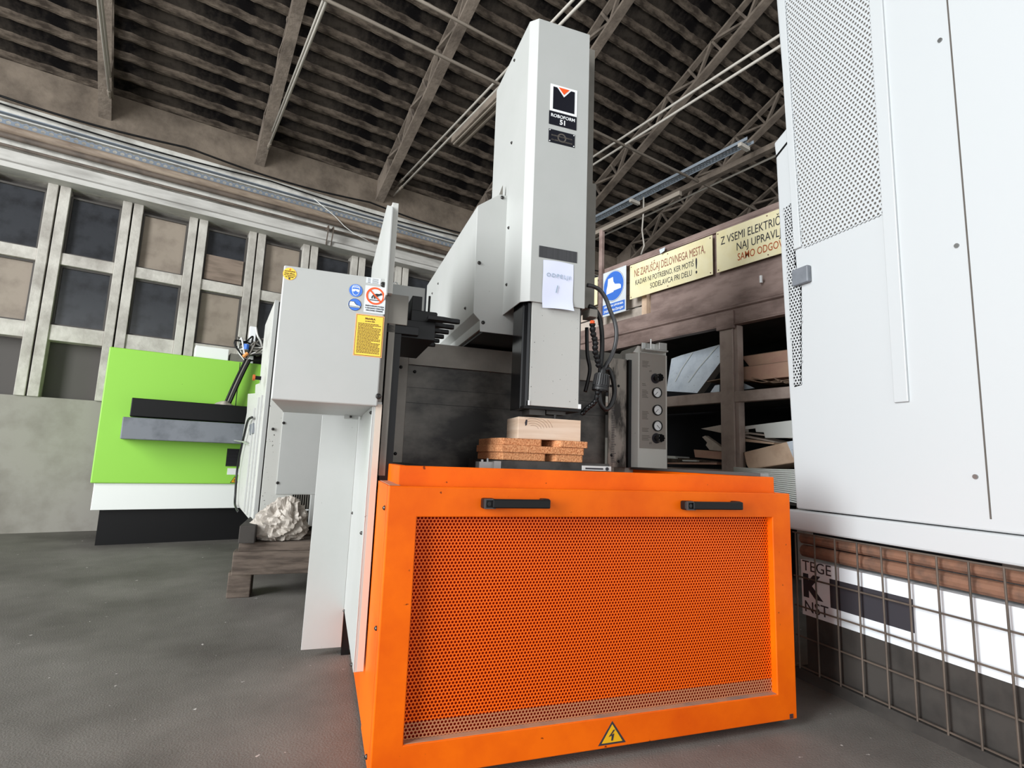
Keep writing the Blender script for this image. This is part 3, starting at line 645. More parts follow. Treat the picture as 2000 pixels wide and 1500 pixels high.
arm2 = [(.675, 1.734), (.670, 2.315), (.79, 2.404), (1.25, 2.404), (1.25, 1.655), (.716, 1.655), (.711, 1.70)]
P('arm_housing', MB().prism(arm2, 1, 2.605, 4.05), 'paint', bevel=.002, label='long white arm housing running back')
P('arm_underside', MB().box(.73, 2.61, 1.64, 1.25, 4.0, 1.654), 'black')
P('machine_column', MB().box(.65, 3.1, 0, 1.42, 4.0, 1.64), 'paint_dark', bevel=.004)
for px_, py_ in ((981, 386), (936, 513.5), (943.5, 630)): screw(mach, at(px_, py_, 1, F1Y), (0, -1, 0), .010)
for px_, py_ in ((856.5, 554), (845, 573), (909, 602)): screw(mach, at(px_, py_, 0, .672), (-1, 0, 0), .008)
for px_, py_ in ((994, 445), (990, 556), (1005.5, 118), (1000, 279)): 
    q = at(px_, py_, 0, .832); screw(mach, q, (-1, 0, 0), .008)
P('gusset', MB().prism([(at(974, 380, 1, 2.62).x, 2.40), (at(982, 380, 1, 2.62).x, 2.40), (at(982, 366, 1, 2.62).x, 2.47)], 1, 2.62, 2.63), 'paint_dark')
# badge and plates on the column
yb = 2.2995
def rc(name, pts, mt, y, th=.001, parent=None, label=None): return P(name, MB().prism(pts, 1, y-th, y), mt, parent=parent or cv, label=label)
def fpt(px_, py_): q = at(px_, py_, 1, 2.30); return (q.x, q.z)
a = fpt(1075.5, 163); b = fpt(1126, 229)
xa, za = a; xb = fpt(1127, 200)[0]; zb = fpt(1073.5, 215)[1]; zb = (zb + fpt(1126, 229)[1])/2
rc('badge_plate', [(xa, zb), (xb, zb), (xb, za), (xa, za)], 'white', yb, label='white badge with black square and orange triangle')
wd = xb-xa; hh = za-zb
xi0, xi1, zi0, zi1 = xa+.10*wd, xb-.10*wd, zb+.08*hh, za-.09*hh
xmid = (xi0+xi1)/2
rc('badge_field', [(xi0, zi0), (xi1, zi0), (xi1, zi1), (xmid+.26*wd, zi1), (xmid+.0*wd, zi1-.31*hh), (xmid-.26*wd, zi1), (xi0, zi1)], 'logo_black', yb-.0012)
rc('badge_triangle', [(xmid-.20*wd, zi1+.02*hh), (xmid+.20*wd, zi1+.02*hh), (xmid, zi1-.21*hh)], 'red_ring', yb-.0012)
z3 = (fpt(1073, 241.5)[1]+fpt(1126, 256)[1])/2
rc('name_plate', [(xa-.004, z3), (xb-.001, z3), (xb-.001, zb-.002), (xa-.004, zb-.002)], 'logo_black', yb, label='black plate reading ROBOFORM 51')
zt_ = zb-.002; hN = zt_-z3
P('name_lettering', text_mb('ROBOFORM', .026, (xmid-.002, yb-.0014, zt_-hN*.30), bold=.012, width=wd*.88), 'white', parent=cv)
P('name_lettering', text_mb('51', .036, (xmid-.002, yb-.0014, zt_-hN*.70), bold=.03), 'white', parent=cv)
z4 = (fpt(1073.5, 252)[1]+fpt(1122, 263)[1])/2; z5 = (fpt(1073, 277)[1]+fpt(1121, 289)[1])/2
xe = fpt(1122.5, 270)[0]
rc('maker_plate', [(xa-.003, z5), (xe, z5), (xe, z4), (xa-.003, z4)], 'logo_black', yb, label='small black maker plate with grey lettering')
xm2 = (xa-.003+xe)/2; zm2 = (z4+z5)/2
P('maker_emblem', ring_mb(MB(), xm2, zm2, .017, .024, yb-.0018, yb-.001), 'text_grey', parent=cv)
P('maker_lettering', text_mb('ENGINE MACHINING SA', .013, (xm2, yb-.002, zm2+.004), bold=.02, width=(xe-xa)*.82), 'text_grey', parent=cv)
P('maker_lettering', text_mb('CH-2555 BRÜGG/BIENNE', .012, (xm2, yb-.002, zm2-.020), bold=.02, width=(xe-xa)*.82), 'text_grey', parent=cv)
for u in (xa+.003, xe-.006):
    for v in (z4-.006, z5+.006): P('rivet', MB().tube([(u, yb-.001, v), (u, yb-.003, v)], .0028, 8), 'white', parent=cv)
a = fpt(1053, 480); b = fpt(1053, 502); c = fpt(1127, 492); d = fpt(1126, 514)
rc('display_strip', [(a[0], (b[1]+d[1])/2), (c[0], (b[1]+d[1])/2), (c[0], (a[1]+c[1])/2), (a[0], (a[1]+c[1])/2)], 'display_grey', yb, label='dark grey display strip')
# work table in the tank
P('work_table', MB().box(.735, 2.22, .93, 1.26, 2.78, .995).box(.70, 2.16, .90, 1.30, 2.22, .955), 'table_iron', bevel=.003, label='dark iron work table')
P('table_clamp', MB().box(.64, 2.24, .955, .70, 2.3, .985).box(.70, 2.22, .955, .732, 2.3, .99).tube([(.655, 2.25, .985), (.655, 2.25, .994)], .006, 8).tube([(.685, 2.27, .985), (.685, 2.27, 1.0)], .005, 8), 'steel')
P('table_scale', MB().box(1.115, 2.21, .962, 1.262, 2.219, .984), 'steel_bright', bevel=.001)
P('table_scale_slot', MB().box(1.13, 2.2085, .968, 1.22, 2.21, .975).tube([(1.24, 2.21, .972), (1.24, 2.206, .972)], .008, 12), 'text_dark')
# cables, hoses and connector right of the ram
CY = 2.36
def pth(pts, y=CY, fr='m'): return [at(a_, b_, 1, y, fr) for a_, b_ in pts]
def spline(pts, n=6):
    out = []; P_ = [pts[0]]+list(pts)+[pts[-1]]
    for i in range(1, len(P_)-2):
        p0, p1, p2, p3 = P_[i-1], P_[i], P_[i+1], P_[i+2]
        for k in range(n):
            t_ = k/n; out.append(.5*((2*p1)+(p2-p0)*t_+(2*p0-5*p1+4*p2-p3)*t_*t_+(3*p1-p0-3*p2+p3)*t_**3))
    out.append(pts[-1]); return out
P('power_cable', MB().tube(spline(pth([(1147, 557), (1160, 560), (1173, 568), (1184, 585), (1192, 607), (1201, 630), (1204, 655), (1200, 680), (1192, 700), (1183, 714), (1178, 724)])), .0105, 10), 'hose_grey', smooth=True, label='thick grey cable arching down to a plug')
P('power_cable', MB().tube(spline(pth([(1150, 598), (1160, 603), (1170, 618), (1175, 645), (1176, 680), (1174, 710), (1171, 735)], 2.40)), .012, 10), 'rubber', smooth=True)
P('power_cable', MB().tube(spline(pth([(1146, 640), (1147, 690), (1152, 720), (1148, 745), (1143, 765)], 2.42)), .010, 8), 'rubber', smooth=True)
P('power_cable', MB().tube(spline(pth([(1181, 722), (1190, 722), (1198, 745), (1200, 770), (1194, 790), (1184, 799), (1174, 790), (1171, 772), (1172, 755)], 2.38)), .012, 10), 'rubber', smooth=True)
# segmented coolant hose: a chain of tapered links
hp = spline(pth([(1157, 632), (1158, 650), (1163, 668), (1162, 685), (1167, 702), (1170, 718)], 2.34), 4)
hm = MB()
for i in range(0, len(hp)-1, 2):
    a_, b2 = hp[i], hp[min(i+2, len(hp)-1)]; hm.tube([a_, a_.lerp(b2, .45), b2], [.0155, .015, .009], 10)
P('link_hose', hm, 'black', smooth=False, label='black segmented coolant hose')
hp = spline(pth([(1167, 765), (1164, 782), (1154, 792), (1145, 799), (1136, 810)], 2.34), 4); hm = MB()
for i in range(0, len(hp)-1, 2):
    a_, b2 = hp[i], hp[min(i+2, len(hp)-1)]; hm.tube([a_, a_.lerp(b2, .45), b2], [.013, .0125, .007], 10)
P('link_hose', hm, 'black')
q0 = at(1178, 718, 1, 2.35); q1 = at(1172, 764, 1, 2.35); ax_ = (q1-q0).normalized()
L_ = (q1-q0).length
pl = P('cable_plug', MB().tube([q0, q0+ax_*L_*.25, q0+ax_*L_*.28, q0+ax_*L_*.85, q0+ax_*L_*.88, q0+ax_*L_*.98], [.013, .017, .034, .040, .042, .041], 28), 'rubber', label='black ribbed round cable plug')
rb = MB(); a1 = ax_.cross(Vector((0, 1, 0))).normalized(); a2 = ax_.cross(a1)
for k in range(22):
    d_ = a1*math.cos(2*PI*k/22)+a2*math.sin(2*PI*k/22); rb.bar(q0+ax_*L_*.32+d_*.036, q0+ax_*L_*.78+d_*.040, .005, .006, up=d_)
P('plug_rib', rb, 'hose_grey', parent=pl, kind='stuff')
P('plug_mouth', MB().tube([q1-ax_*.001, q1+ax_*.001], .034, 24), 'black_gloss', parent=pl)
q = at(1156, 613, 1, 2.34); P('valve_block', MB().box(q.x-.022, 2.32, q.z-.02, q.x+.022, 2.40, q.z+.02), 'paint_dark', bevel=.002)
q = at(1157, 629, 1, 2.33); P('valve_nut', MB().tube([(q.x, 2.33, q.z+.006), (q.x, 2.33, q.z-.008)], .012, 8), 'red_ring')
P('cable_clamp', MB().box(1.165, 2.42, 1.80, 1.215, 2.46, 1.86), 'black')

# loose things on the machine
q = [at(1060, 509, 1, 2.296), at(1120, 515, 1, 2.296), at(1119, 611, 1, 2.296), at(1060, 600, 1, 2.296)]
xa, xb = (q[0].x+q[3].x)/2, (q[1].x+q[2].x)/2; zt, zb = (q[0].z+q[1].z)/2, (q[2].z+q[3].z)/2
pm = MB(); nx, nz = 8, 14; vs = []; 
for j in range(nz+1):
    for i in range(nx+1):
        u, v = i/nx, j/nz
        curl = .012*max(0, (v-.75)/.25)**2*(.5+u)
        vs.append((xa+(xb-xa)*u+.001*math.sin(v*7), 2.2975-curl-.001*math.sin(u*5+v*3), zt+(zb-zt)*v + .004*math.sin(u*3)))
pm.add(vs, [(j*(nx+1)+i, j*(nx+1)+i+1, (j+1)*(nx+1)+i+1, (j+1)*(nx+1)+i) for j in range(nz) for i in range(nx)])
t = T('paper_note', 'white paper note with faint handwriting taped to the column cover', 'note', (xa, 2.297, zb))
t.part('sheet', pm, 'paper', smooth=True)
t.part('lettering', text_mb('ODPELJI', .036, ((xa+xb)/2, 2.2945, zt-(zt-zb)*.30), bold=-.004, width=(xb-xa)*.78, shear=.1, spacing=1.35), 'pencil')
t.part('lettering', text_mb('1', .055, ((xa+xb)/2-.01, 2.2945, zt-(zt-zb)*.58), bold=-.008, shear=.2), 'pencil')
# particle boards
z0, z1, z2, z3 = .996, 1.030, 1.063, 1.094
for nm, x0, x1, ya, yb_, za_, zb_, lab, ch_ in (
        ('particle_board', .742, .968, 2.29, 2.60, z0, z1, 'left chipboard strip of the bottom layer on the work table', .012),
        ('particle_board', 1.0, 1.158, 2.29, 2.60, z0, z1, 'right chipboard strip of the bottom layer on the work table', .012),
        ('particle_board', .735, 1.162, 2.285, 2.60, z1, z2, 'wide chipboard of the middle layer under the pine block', .012),
        ('particle_board', .745, .950, 2.295, 2.60, z2, z3, 'left chipboard strip of the top layer under the pine block', .012),
        ('particle_board', 1.018, 1.178, 2.28, 2.60, z2, z3, 'right chipboard strip of the top layer under the pine block', .012)):
    solo(nm, MB().prism([(x0+.02, ya), (x1-.006, ya), (x1, ya+.006), (x1, yb_), (x0-.01, yb_), (x0-.012, ya+.09), (x0, ya+.03)], 2, za_+.0007, zb_), 'particle', lab, 'board', bevel=.002, group='chipboard pieces under the pine block')
t = T('pine_block', 'pale planed pine block with a knot on the chipboard stack', 'wooden block', (.98, 2.4, z3))
blk = MB().prism([(.832, 2.30), (1.148, 2.30), (1.150, 2.50), (.846, 2.50)], 2, z3+.0007, 1.194)
t.part('block', blk, 'pine', bevel=.002)
t.part('knot', MB().prism([(.869, 1.183), (.876, 1.180), (.874, 1.158), (.867, 1.153), (.864, 1.168)], 1, 2.2992, 2.2998), 'text_dark')
cr = MB()
for k in range(6):
    r_ = .02+.011*k; pts = [(.905+r_*1.3*math.cos(a_/10), 2.2994, 1.14+r_*math.sin(a_/10)*.9) for a_ in range(2, 22)]
    pts = [p_ for p_ in pts if p_[2] < 1.19]
    if len(pts) > 2: cr.tube(pts, .0006, 4)
t.part('grain_ring', cr, 'cardboard_edge', kind='stuff')

# ------------------------------------------------------------------ left: control cabinet, timbers, bag, green machine
FC = 'c'; FCY = 4.40
def atc(px_, py_): return at(px_, py_, 1, FCY, FC)
a = atc(537, 586); b = atc(503, 1010); xL = b.x-.05; zT = a.z+.02; zB = .47
cab = T('control_cabinet', 'tall light grey control cabinet behind the machine, standing on timbers', 'cabinet', (xL+.5, FCY+.3, zB), FC)
xL = atc(494, 1010).x; xS = atc(503, 1010).x
prof = []
for px_, py_ in ((537, 583), (518, 634), (512, 690), (508, 735), (507, 748), (499, 751), (498, 768), (484, 769), (482, 806), (474, 850), (468, 909), (461.5, 960), (461, 990)):
    q = at(px_, py_, 0, xL, FC); prof.append((max(q.y, FCY), q.z))
prof = [(FCY, prof[0][1]-.02)] + prof[1:] + [(prof[-1][0], zB), (FCY, zB)]
cab.part('cabinet_body', MB().prism(prof, 0, xL, xL+1.1), 'paint_grimy', bevel=.004)
cab.part('front_panel', MB().box(xS+.008, FCY-.006, zB+.02, xS+.95, FCY, zT-.03), 'paint_grimy', bevel=.002)
cab.part('panel_gap', MB().box(xS, FCY-.002, zB+.01, xS+.008, FCY, zT-.03), 'black')
cab.part('corner_strip', MB().box(xL, FCY-.006, zB, xS, FCY, zT-.02), 'paint', bevel=.002)
q = atc(538, 965); cab.part('cover_plate', MB().box(q.x, FCY-.012, q.z, q.x+.8, FCY-.006, zT-.1), 'paint', bevel=.001)
for px_, py_ in ((554, 826), (542, 943), (533, 838)): screw(cab, at(px_, py_, 1, FCY-.012, FC), (0, -1, 0), .011)
a = atc(571, 966); b = atc(597, 1022)
cab.part('vent_back', MB().box(a.x, FCY-.008, b.z, b.x+.01, FCY-.006, a.z), 'black')
for k in range(7):
    x_ = a.x+.012+(b.x-a.x)*k/7; cab.part('vent_slat', MB().box(x_, FCY-.016, b.z, x_+.0045, FCY-.008, a.z), 'paint_dark')
cab.part('vent_bar', MB().box(a.x, FCY-.018, (a.z+b.z)/2-.01, b.x+.01, FCY-.012, (a.z+b.z)/2-.002), 'white')
cab.part('vent_frame', MB().box(b.x+.015, FCY-.03, b.z-.02, b.x+.06, FCY-.006, a.z), 'paint', bevel=.003)
# details on its left side
def side(pts, x=None): return [(at(u, v, 0, xL, FC).y, at(u, v, 0, xL, FC).z) for u, v in pts]
for pts in ([(503, 780), (499, 780), (472, 985), (477, 990)], [(494, 700), (491, 700), (465, 960), (468, 965)]):
    pass
for px_ in (0, 1, 2):
    ys_ = FCY + (.14, .36, .62)[px_]
    cab.part('side_rib', MB().box(xL-.014, ys_, zB+.02, xL, ys_+.018, 1.42 if px_ < 2 else 1.35), 'paint', bevel=.002)
cab.part('side_handle', MB().prism(side([(497, 826), (490, 830), (490, 850), (497, 846)]), 0, xL-.012, xL), 'grey_blue', bevel=.002)
q = at(502, 738, 0, xL-.03, FC)
cab.part('stop_button', MB().tube([(xL, q.y, q.z), (xL-.045, q.y, q.z)], .016, 12), 'black', label='emergency stop button stem')
cab.part('stop_button', MB().tube([(xL-.045, q.y, q.z), (xL-.062, q.y, q.z)], .025, 14), 'text_red', label='red emergency stop button')
cab.part('side_cable', MB().tube(spline([at(u, v, 0, xL-.03, FC) for u, v in ((492, 815), (484, 822), (477, 850), (470, 880), (463, 920), (460, 960), (459, 985), (465, 1000))]), .010, 8), 'rubber', smooth=True, label='black cable hanging down the side')
cab.part('lever', MB().tube([at(456, 860, 0, xL-.04, FC), at(475, 863, 0, xL-.04, FC), at(487, 868, 0, xL-.005, FC)], .008, 8), 'steel_bright')
# timbers
tb = T('timber_base', 'dark worn timber pallet carrying the control cabinet', 'timber pallet', (-.1, 4.5, 0))
tb.part('beam', MB().box(-.50, 4.08, .172, .55, 4.20, .325), 'wood_dark', bevel=.006); tb.part('plank', MB().box(-.47, 4.08, .326, .6, 4.32, .385), 'wood_dark', bevel=.004)
tb.part('plank', MB().box(-.46, 4.34, .326, .6, 4.95, .40), 'wood_dark', bevel=.004)
tb.part('foot', MB().box(-.53, 4.20, 0, -.385, 4.36, .17), 'wood_dark', bevel=.006); tb.part('foot', MB().box(.4, 4.2, 0, .55, 4.36, .17), 'wood_dark', bevel=.006); tb.part('foot', MB().box(-.53, 5.05, 0, -.385, 5.2, .17), 'wood_dark', bevel=.006); tb.part('foot', MB().box(.4, 5.05, 0, .55, 5.2, .17), 'wood_dark', bevel=.006)
tb.part('beam', MB().box(-.50, 5.0, .172, .55, 5.12, .325), 'wood_dark', bevel=.006)
tb.part('beam', MB().box(-.47, 4.02, .386, -.37, 5.1, .50), 'wood_black', bevel=.006, label='dark beam lying lengthwise on the pallet')
tb.part('beam', MB().box(.25, 4.36, .401, .35, 5.1, .47), 'wood_black', bevel=.006)
tb.part('beam', MB().box(-.2, 4.36, .401, -.12, 5.1, .47), 'wood_black', bevel=.006)
# crumpled plastic
def crumple(x0, x1, y0, y1, z0, hgt, seed, n=26):
    mb = MB(); vs = []; cx, cy = (x0+x1)/2, (y0+y1)/2
    for j in range(n+1):
        for i in range(n+1):
            u, v = i/n*2-1, j/n*2-1
            r_ = math.sqrt(u*u+v*v); ang = math.atan2(v, u)
            edge = 1+.16*math.sin(ang*3+seed)+.10*math.sin(ang*7+1)
            h = max(0, 1-(abs(u)**2+abs(v)**2)*.85)**.7
            fold = 0
            for a_, f_, ph, am in ((.4, 2.3, .3, .5), (1.5, 3.1, 1.1, .35), (2.3, 4.7, 2.0, .25), (.9, 7.3, .7, .16), (2.8, 9.1, 1.9, .12)):
                fold += am*abs(math.sin((u*math.cos(a_)+v*math.sin(a_))*f_+ph+seed+.8*noise.noise(Vector((u*2, v*2, seed)))))
            zz = z0 + .004 + hgt*h*(.35+.62*fold)*(1.15-.5*abs(u-.05))
            vs.append((cx+u*(x1-x0)/2*edge, cy+v*(y1-y0)/2*edge, max(z0+.002, zz)))
    mb.add(vs, [(j*(n+1)+i, j*(n+1)+i+1, (j+1)*(n+1)+i+1, (j+1)*(n+1)+i) for j in range(n) for i in range(n)]); return mb
def lump(cx, cy, z0, rx, ry, h, seed, nu=64, nv=40):
    vs = []
    for j in range(nv+1):
        ph = PI*j/nv
        for i in range(nu):
            a_ = 2*PI*i/nu; d = Vector((math.cos(a_)*math.sin(ph), math.sin(a_)*math.sin(ph), math.cos(ph)))
            q = d*1.5+Vector((seed, 2*seed, 0)); warp = Vector((noise.noise(q*1.3), noise.noise(q*1.3+Vector((5, 1, 2))), 0))*.8
            cr_ = 0
            for f_, am in ((1.0, .30), (1.9, .20), (3.4, .08), (6, .03)): cr_ += am*(1-2*abs(noise.noise((q+warp)*f_)))
            k = .62+cr_*.62
            up_ = max(0, d.z)
            x = cx+d.x*rx*k*(1+.25*(1-up_)) + .22*rx*up_; y = cy+d.y*ry*k; z = z0+.45*h+d.z*h*k*.75*(1+.25*up_)
            vs.append((x, y, max(z, z0+.001)))
    return MB().add(vs, [(j*nu+i, j*nu+(i+1) % nu, (j+1)*nu+(i+1) % nu, (j+1)*nu+i) for j in range(nv) for i in range(nu)])
bag = solo('plastic_sheet', lump(-.235, 4.17, .387, .18, .13, .225, 3.1), 'plastic_sheet', 'crumpled dirty white plastic sheet lying on the timber pallet', 'plastic sheet')
# green machine in the hall frame
GY = 6.75
def atg(px_, py_): return at(px_, py_, 1, GY, 'h')
a = atg(438, 703); b = atg(510, 712); zg = a.z; x1 = atg(520, 760).x+.25; x0 = x1-1.75
gm = T('green_machine', 'lime green machine standing at the far left behind the control cabinet', 'machine', (x0+.9, GY+.5, 0), 'h')
zb_ = atg(438, 945).z
gm.part('housing', MB().box(x0, GY, zb_, x1, GY+1.0, zg), 'green', bevel=.01)
gm.part('base', MB().box(x0+.03, GY+.03, .35, x1-.03, GY+.95, zb_), 'lightgrey_panel', bevel=.005)
gm.part('foot', MB().box(x0+.1, GY+.1, 0, x1-.1, GY+.9, .35), 'black')
q = atg(467, 720); gm.part('door_seam', MB().box(q.x, GY-.003, zb_+.6, q.x+.006, GY, zg-.01), 'text_dark')
a = atg(444, 876); b = atg(470, 911)
gv = gm.part('vent', MB().box(a.x, GY-.01, b.z, b.x+.02, GY, a.z), 'black')
for k in range(12):
    z_ = b.z+(a.z-b.z)*(k+.3)/12; gm.part('vent_slat', MB().box(a.x+.004, GY-.016, z_, b.x+.016, GY-.01, z_+.006), 'text_dark', parent=gv)
q = atg(444, 918); gm.part('label_plate', MB().box(q.x-.0, GY-.003, q.z-.05, q.x+.22, GY, q.z+.02), 'lightgrey_panel')
a = atg(449, 943); b = atg(465, 943); c = atg(458, 930)
triangle(gm, (a.x+b.x)/2, a.z, b.x-a.x, c.z-a.z, GY-.001, gm.o, back='warn_yellow')
a = atg(438, 828); b = atg(476, 862)
gm.part('grey_shelf', MB().box(x0+.2, GY-.30, atg(438, 866).z, b.x+.05, GY, a.z), 'grey_blue', bevel=.008)
a = atg(438, 802); b = atg(480, 828)
gm.part('black_tray', MB().box(x0+.25, GY-.22, b.z-.0, b.x, GY-.001, a.z+.05), 'black', bevel=.006)
q = atg(438, 825); q2 = atg(463, 795)
solo('folded_cloth', crumple(q.x-.16, q2.x-.02, GY-.2, GY-.02, at(450, 803, 1, GY-.22, 'h').z+.035, .07, 5.0, 14), 'plastic_sheet', 'folded grey cloth on the black tray of the green machine', 'cloth', 'h', smooth=True)
# boxes and wiring on top of it
q = atg(452, 690)
bt = T('switch_box', 'small pale switch box on top of the lime green machine', 'switch box', (q.x-.1, GY+.2, zg), 'h')
bt.part('body', MB().box(q.x-.35, GY+.08, zg+.001, q.x-.02, GY+.3, zg+.14), 'lightgrey_panel', bevel=.005)
bt.part('connector', MB().box(q.x+.0, GY+.1, zg+.001, q.x+.19, GY+.28, zg+.10), 'paint_dark', bevel=.004)
bt.part('connector', MB().box(q.x+.2, GY+.1, zg+.001, q.x+.55, GY+.4, zg+.12), 'black', bevel=.01)
wr = random.Random(21); wc = atg(484, 690)
wt = T('wire_bundle', 'tangle of white, grey and orange wires above the green machine', 'wires', (wc.x, GY-.03, zg), 'h')
for k in range(9):
    pts = [Vector((wc.x+wr.uniform(-.16, .22), GY-.04+wr.uniform(-.03, .12), zg+.08+wr.uniform(-.04, .22))) for _ in range(4)]
    pts = [Vector((wc.x-.02, GY-.05, zg+.01))]+pts
    wt.part('wire', MB().tube(spline(pts, 5), .010, 6), ('wire_white', 'paint_dark', 'black')[k % 3], smooth=True)
wt.part('tape', MB().tube([(wc.x-.03, GY-.06, zg+.14), (wc.x-.03, GY-.06, zg+.2)], .03, 8), 'blue', label='blue tape'); wt.part('tape', MB().tube([(wc.x-.05, GY-.06, zg+.05), (wc.x-.01, GY-.06, zg+.1)], .02, 8), 'wire_orange', label='orange wire end')
for dx in (-.02, 0, .025):
    pts = [Vector((wc.x+dx, GY-.06, zg+.03)), at(470, 730, 1, GY-.08, 'h')+Vector((dx, 0, 0)), at(456, 760, 1, GY-.1, 'h')+Vector((dx, 0, 0)), at(444, 787, 1, GY-.1, 'h')+Vector((dx, 0, 0)), at(436, 800, 1, GY-.1, 'h')+Vector((dx, 0, 0))]
    wt.part('cable', MB().tube(spline(pts), .014, 8), 'black' if dx else 'paint_dark', smooth=True)
pc = atg(494, 660)
wt.part('conduit', MB().box(pc.x-.035, GY+.05, zg, pc.x+.035, GY+.12, atg(496, 636).z), 'white', bevel=.004)
wt.part('wire', MB().tube(spline([atg(500, 640), atg(503, 655), atg(510, 670), atg(512, 690), atg(500, 694)]), .012, 6), 'wire_white', smooth=True)

# ------------------------------------------------------------------ right: storage rack (hall frame, faces -x)
RX = 4.0
rk = T('storage_rack', 'brown steel storage rack with heavy beams behind the machine', 'rack', (RX+.5, 3.0, 0), 'h')
def sec(name, y0, y1, z0, z1, x0, x1, mt='rack_steel', bev=.004, label=None): return rk.part(name, MB().box(x0, y0, z0, x1, y1, z1), mt, bevel=bev, label=label)
YR0, YR1 = .9, 5.0
sec('top_rail', YR0, 4.32, 3.09, 3.14, RX, RX+.06); sec('top_rail', YR0, 4.32, 3.075, 3.09, RX, RX+.10)
sec('back_board', YR0, 3.62, 2.50, 3.09, RX+.03, RX+.05, label='brown sheet behind the yellow signs')
rk.part('channel_beam', MB().prism([(RX, 2.335), (RX-.02, 2.345), (RX-.02, 2.36), (RX, 2.37), (RX, 2.50), (RX+.05, 2.50), (RX+.05, 2.335)], 1, YR0, YR1), 'rack_steel', bevel=.003)
rk.part('channel_beam', MB().prism([(RX-.02, 2.195), (RX-.02, 2.205), (RX, 2.215), (RX, 2.335), (RX+.05, 2.335), (RX+.05, 2.195)], 1, YR0, YR1), 'rack_steel', bevel=.003)
sec('post', 2.69, 2.815, 0, 2.30, RX, RX+.09, 'rack_post'); sec('post', 2.655, 2.69, 0, 2.2, RX+.02, RX+.10, 'rack_post')
sec('cap_plate', 2.662, 2.83, 2.168, 2.32, RX-.025, RX)
sec('post', 4.85, 5.0, 0, 2.3, RX, RX+.1, 'rack_post'); sec('post', .9, 1.05, 0, 2.3, RX, RX+.1, 'rack_post')
sec('shelf_beam', 2.815, YR1, 1.545, 1.64, RX+.005, RX+.07, 'rack_post'); sec('shelf_beam', YR0, 2.69, 1.54, 1.63, RX+.005, RX+.07, 'rack_post')
sec('shelf_beam', YR0, YR1, .90, .98, RX+.03, RX+.09, 'rack_post')
for nm, x_ in (('post', RX+1.1),):
    for y_ in (.9, 2.7, 4.9): sec(nm, y_, y_+.1, 0, 2.3, x_, x_+.1, 'rack_post')
sec('shelf', YR0, YR1, 1.60, 1.64, RX+.09, RX+1.1, 'wood_black', 0); sec('shelf', YR0, YR1, .95, .985, RX+.09, RX+1.1, 'wood_black', 0)
sec('shelf', YR0, YR1, 2.30, 2.36, RX+.06, RX+1.2, 'wood_black', 0)
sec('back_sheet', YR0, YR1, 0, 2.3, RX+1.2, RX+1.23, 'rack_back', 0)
sec('frame_post', 4.262, 4.312, 2.50, 3.60, RX-.045, RX-.005, 'rack_steel')
sec('frame_bar', 3.2, 4.42, 3.575, 3.62, RX-.04, RX, 'rod_brown')
# boards behind the rack's sign rail
bd = T('wooden_crate', 'grey-brown slatted wooden crate behind the blue boot sign', 'crate', (RX+.5, 4.0, 2.36), 'h')
for k in range(4): bd.part('slat', MB().box(RX+.12, 3.66, 2.50+.15*k, RX+.145, 5.0, 2.635+.15*k), 'warm_grey_board', bevel=.003)
bd.part('post', MB().box(RX+.06, 3.70, 2.362, RX+.12, 3.765, 3.1), 'cardboard_tan'); bd.part('top_board', MB().box(RX+.1, 3.8, 3.10, RX+.8, 5.0, 3.13), 'warm_grey_board')
bd.part('post', MB().box(RX+.06, 4.8, 2.362, RX+.12, 4.87, 3.1), 'cardboard_tan')
# signs
SX = RX-.012
def signT(label, y0, y1, z0, z1, mt='cream', name='sign'):
    t = T(name, label, 'sign', (SX, (y0+y1)/2, z0), 'h'); t.part('board', MB().box(SX-.006, y1, z0, SX, y0, z1), mt, bevel=.002); return t
def srow(t, s, yc, z, cap, width, mt, bold=.02): t.part('lettering', text_mb(s, .1, (SX-.0075, yc, z), plane='side', bold=bold, width=width, cap=cap), mt)
t = signT('cream warning sign starting NE ZAPUŠČAJ DELOVNEGA MESTA, on the rack', 3.86, 2.858, 2.69, 3.058)
srow(t, 'NE ZAPUŠČAJ DELOVNEGA MESTA,', 3.365, 2.95, .082, .86, 'text_brown', .0)
srow(t, 'KADAR NI POTREBNO, KER MOTIŠ', 3.42, 2.848, .056, .72, 'text_dark', .0); srow(t, 'SODELAVCA PRI DELU', 3.33, 2.765, .056, .50, 'text_dark', .0)
srow(t, '!', 3.03, 2.81, .15, .018, 'text_dark', .01)
for y_ in (3.84, 3.36, 2.88):
    for z_ in (3.035, 2.71): t.part('nail', MB().tube([(SX-.006, y_, z_), (SX-.009, y_, z_)], .006, 8), 'rust')
t = signT('cream warning sign starting Z VSEMI ELEKTRIČNIM, partly behind the white cabinet', 2.818, 1.80, 2.692, 3.068)
srow(t, 'Z VSEMI ELEKTRIČNIMI', 2.43, 2.965, .075, .68, 'text_dark', .0); srow(t, 'NAJ UPRAVLJA', 2.40, 2.865, .072, .44, 'text_dark', .0); srow(t, 'SAMO ODGOVORNI', 2.34, 2.77, .066, .54, 'text_red', .004)
for y_ in (2.80, 2.34):
    for z_ in (3.045, 2.712): t.part('nail', MB().tube([(SX-.006, y_, z_), (SX-.009, y_, z_)], .006, 8), 'rust')
t = signT('cream sign mostly hidden behind the machine column, left of the boot sign', 5.2, 4.355, 2.75, 3.07)
t = signT('white sign with blue circle and white safety boot', 4.285, 3.915, 2.583, 3.082, 'sticker_white')
def sdisc(yc, zc, ry, rz, n=36): return [(yc+math.cos(2*PI*k/n)*ry, zc+math.sin(2*PI*k/n)*rz) for k in range(n)]
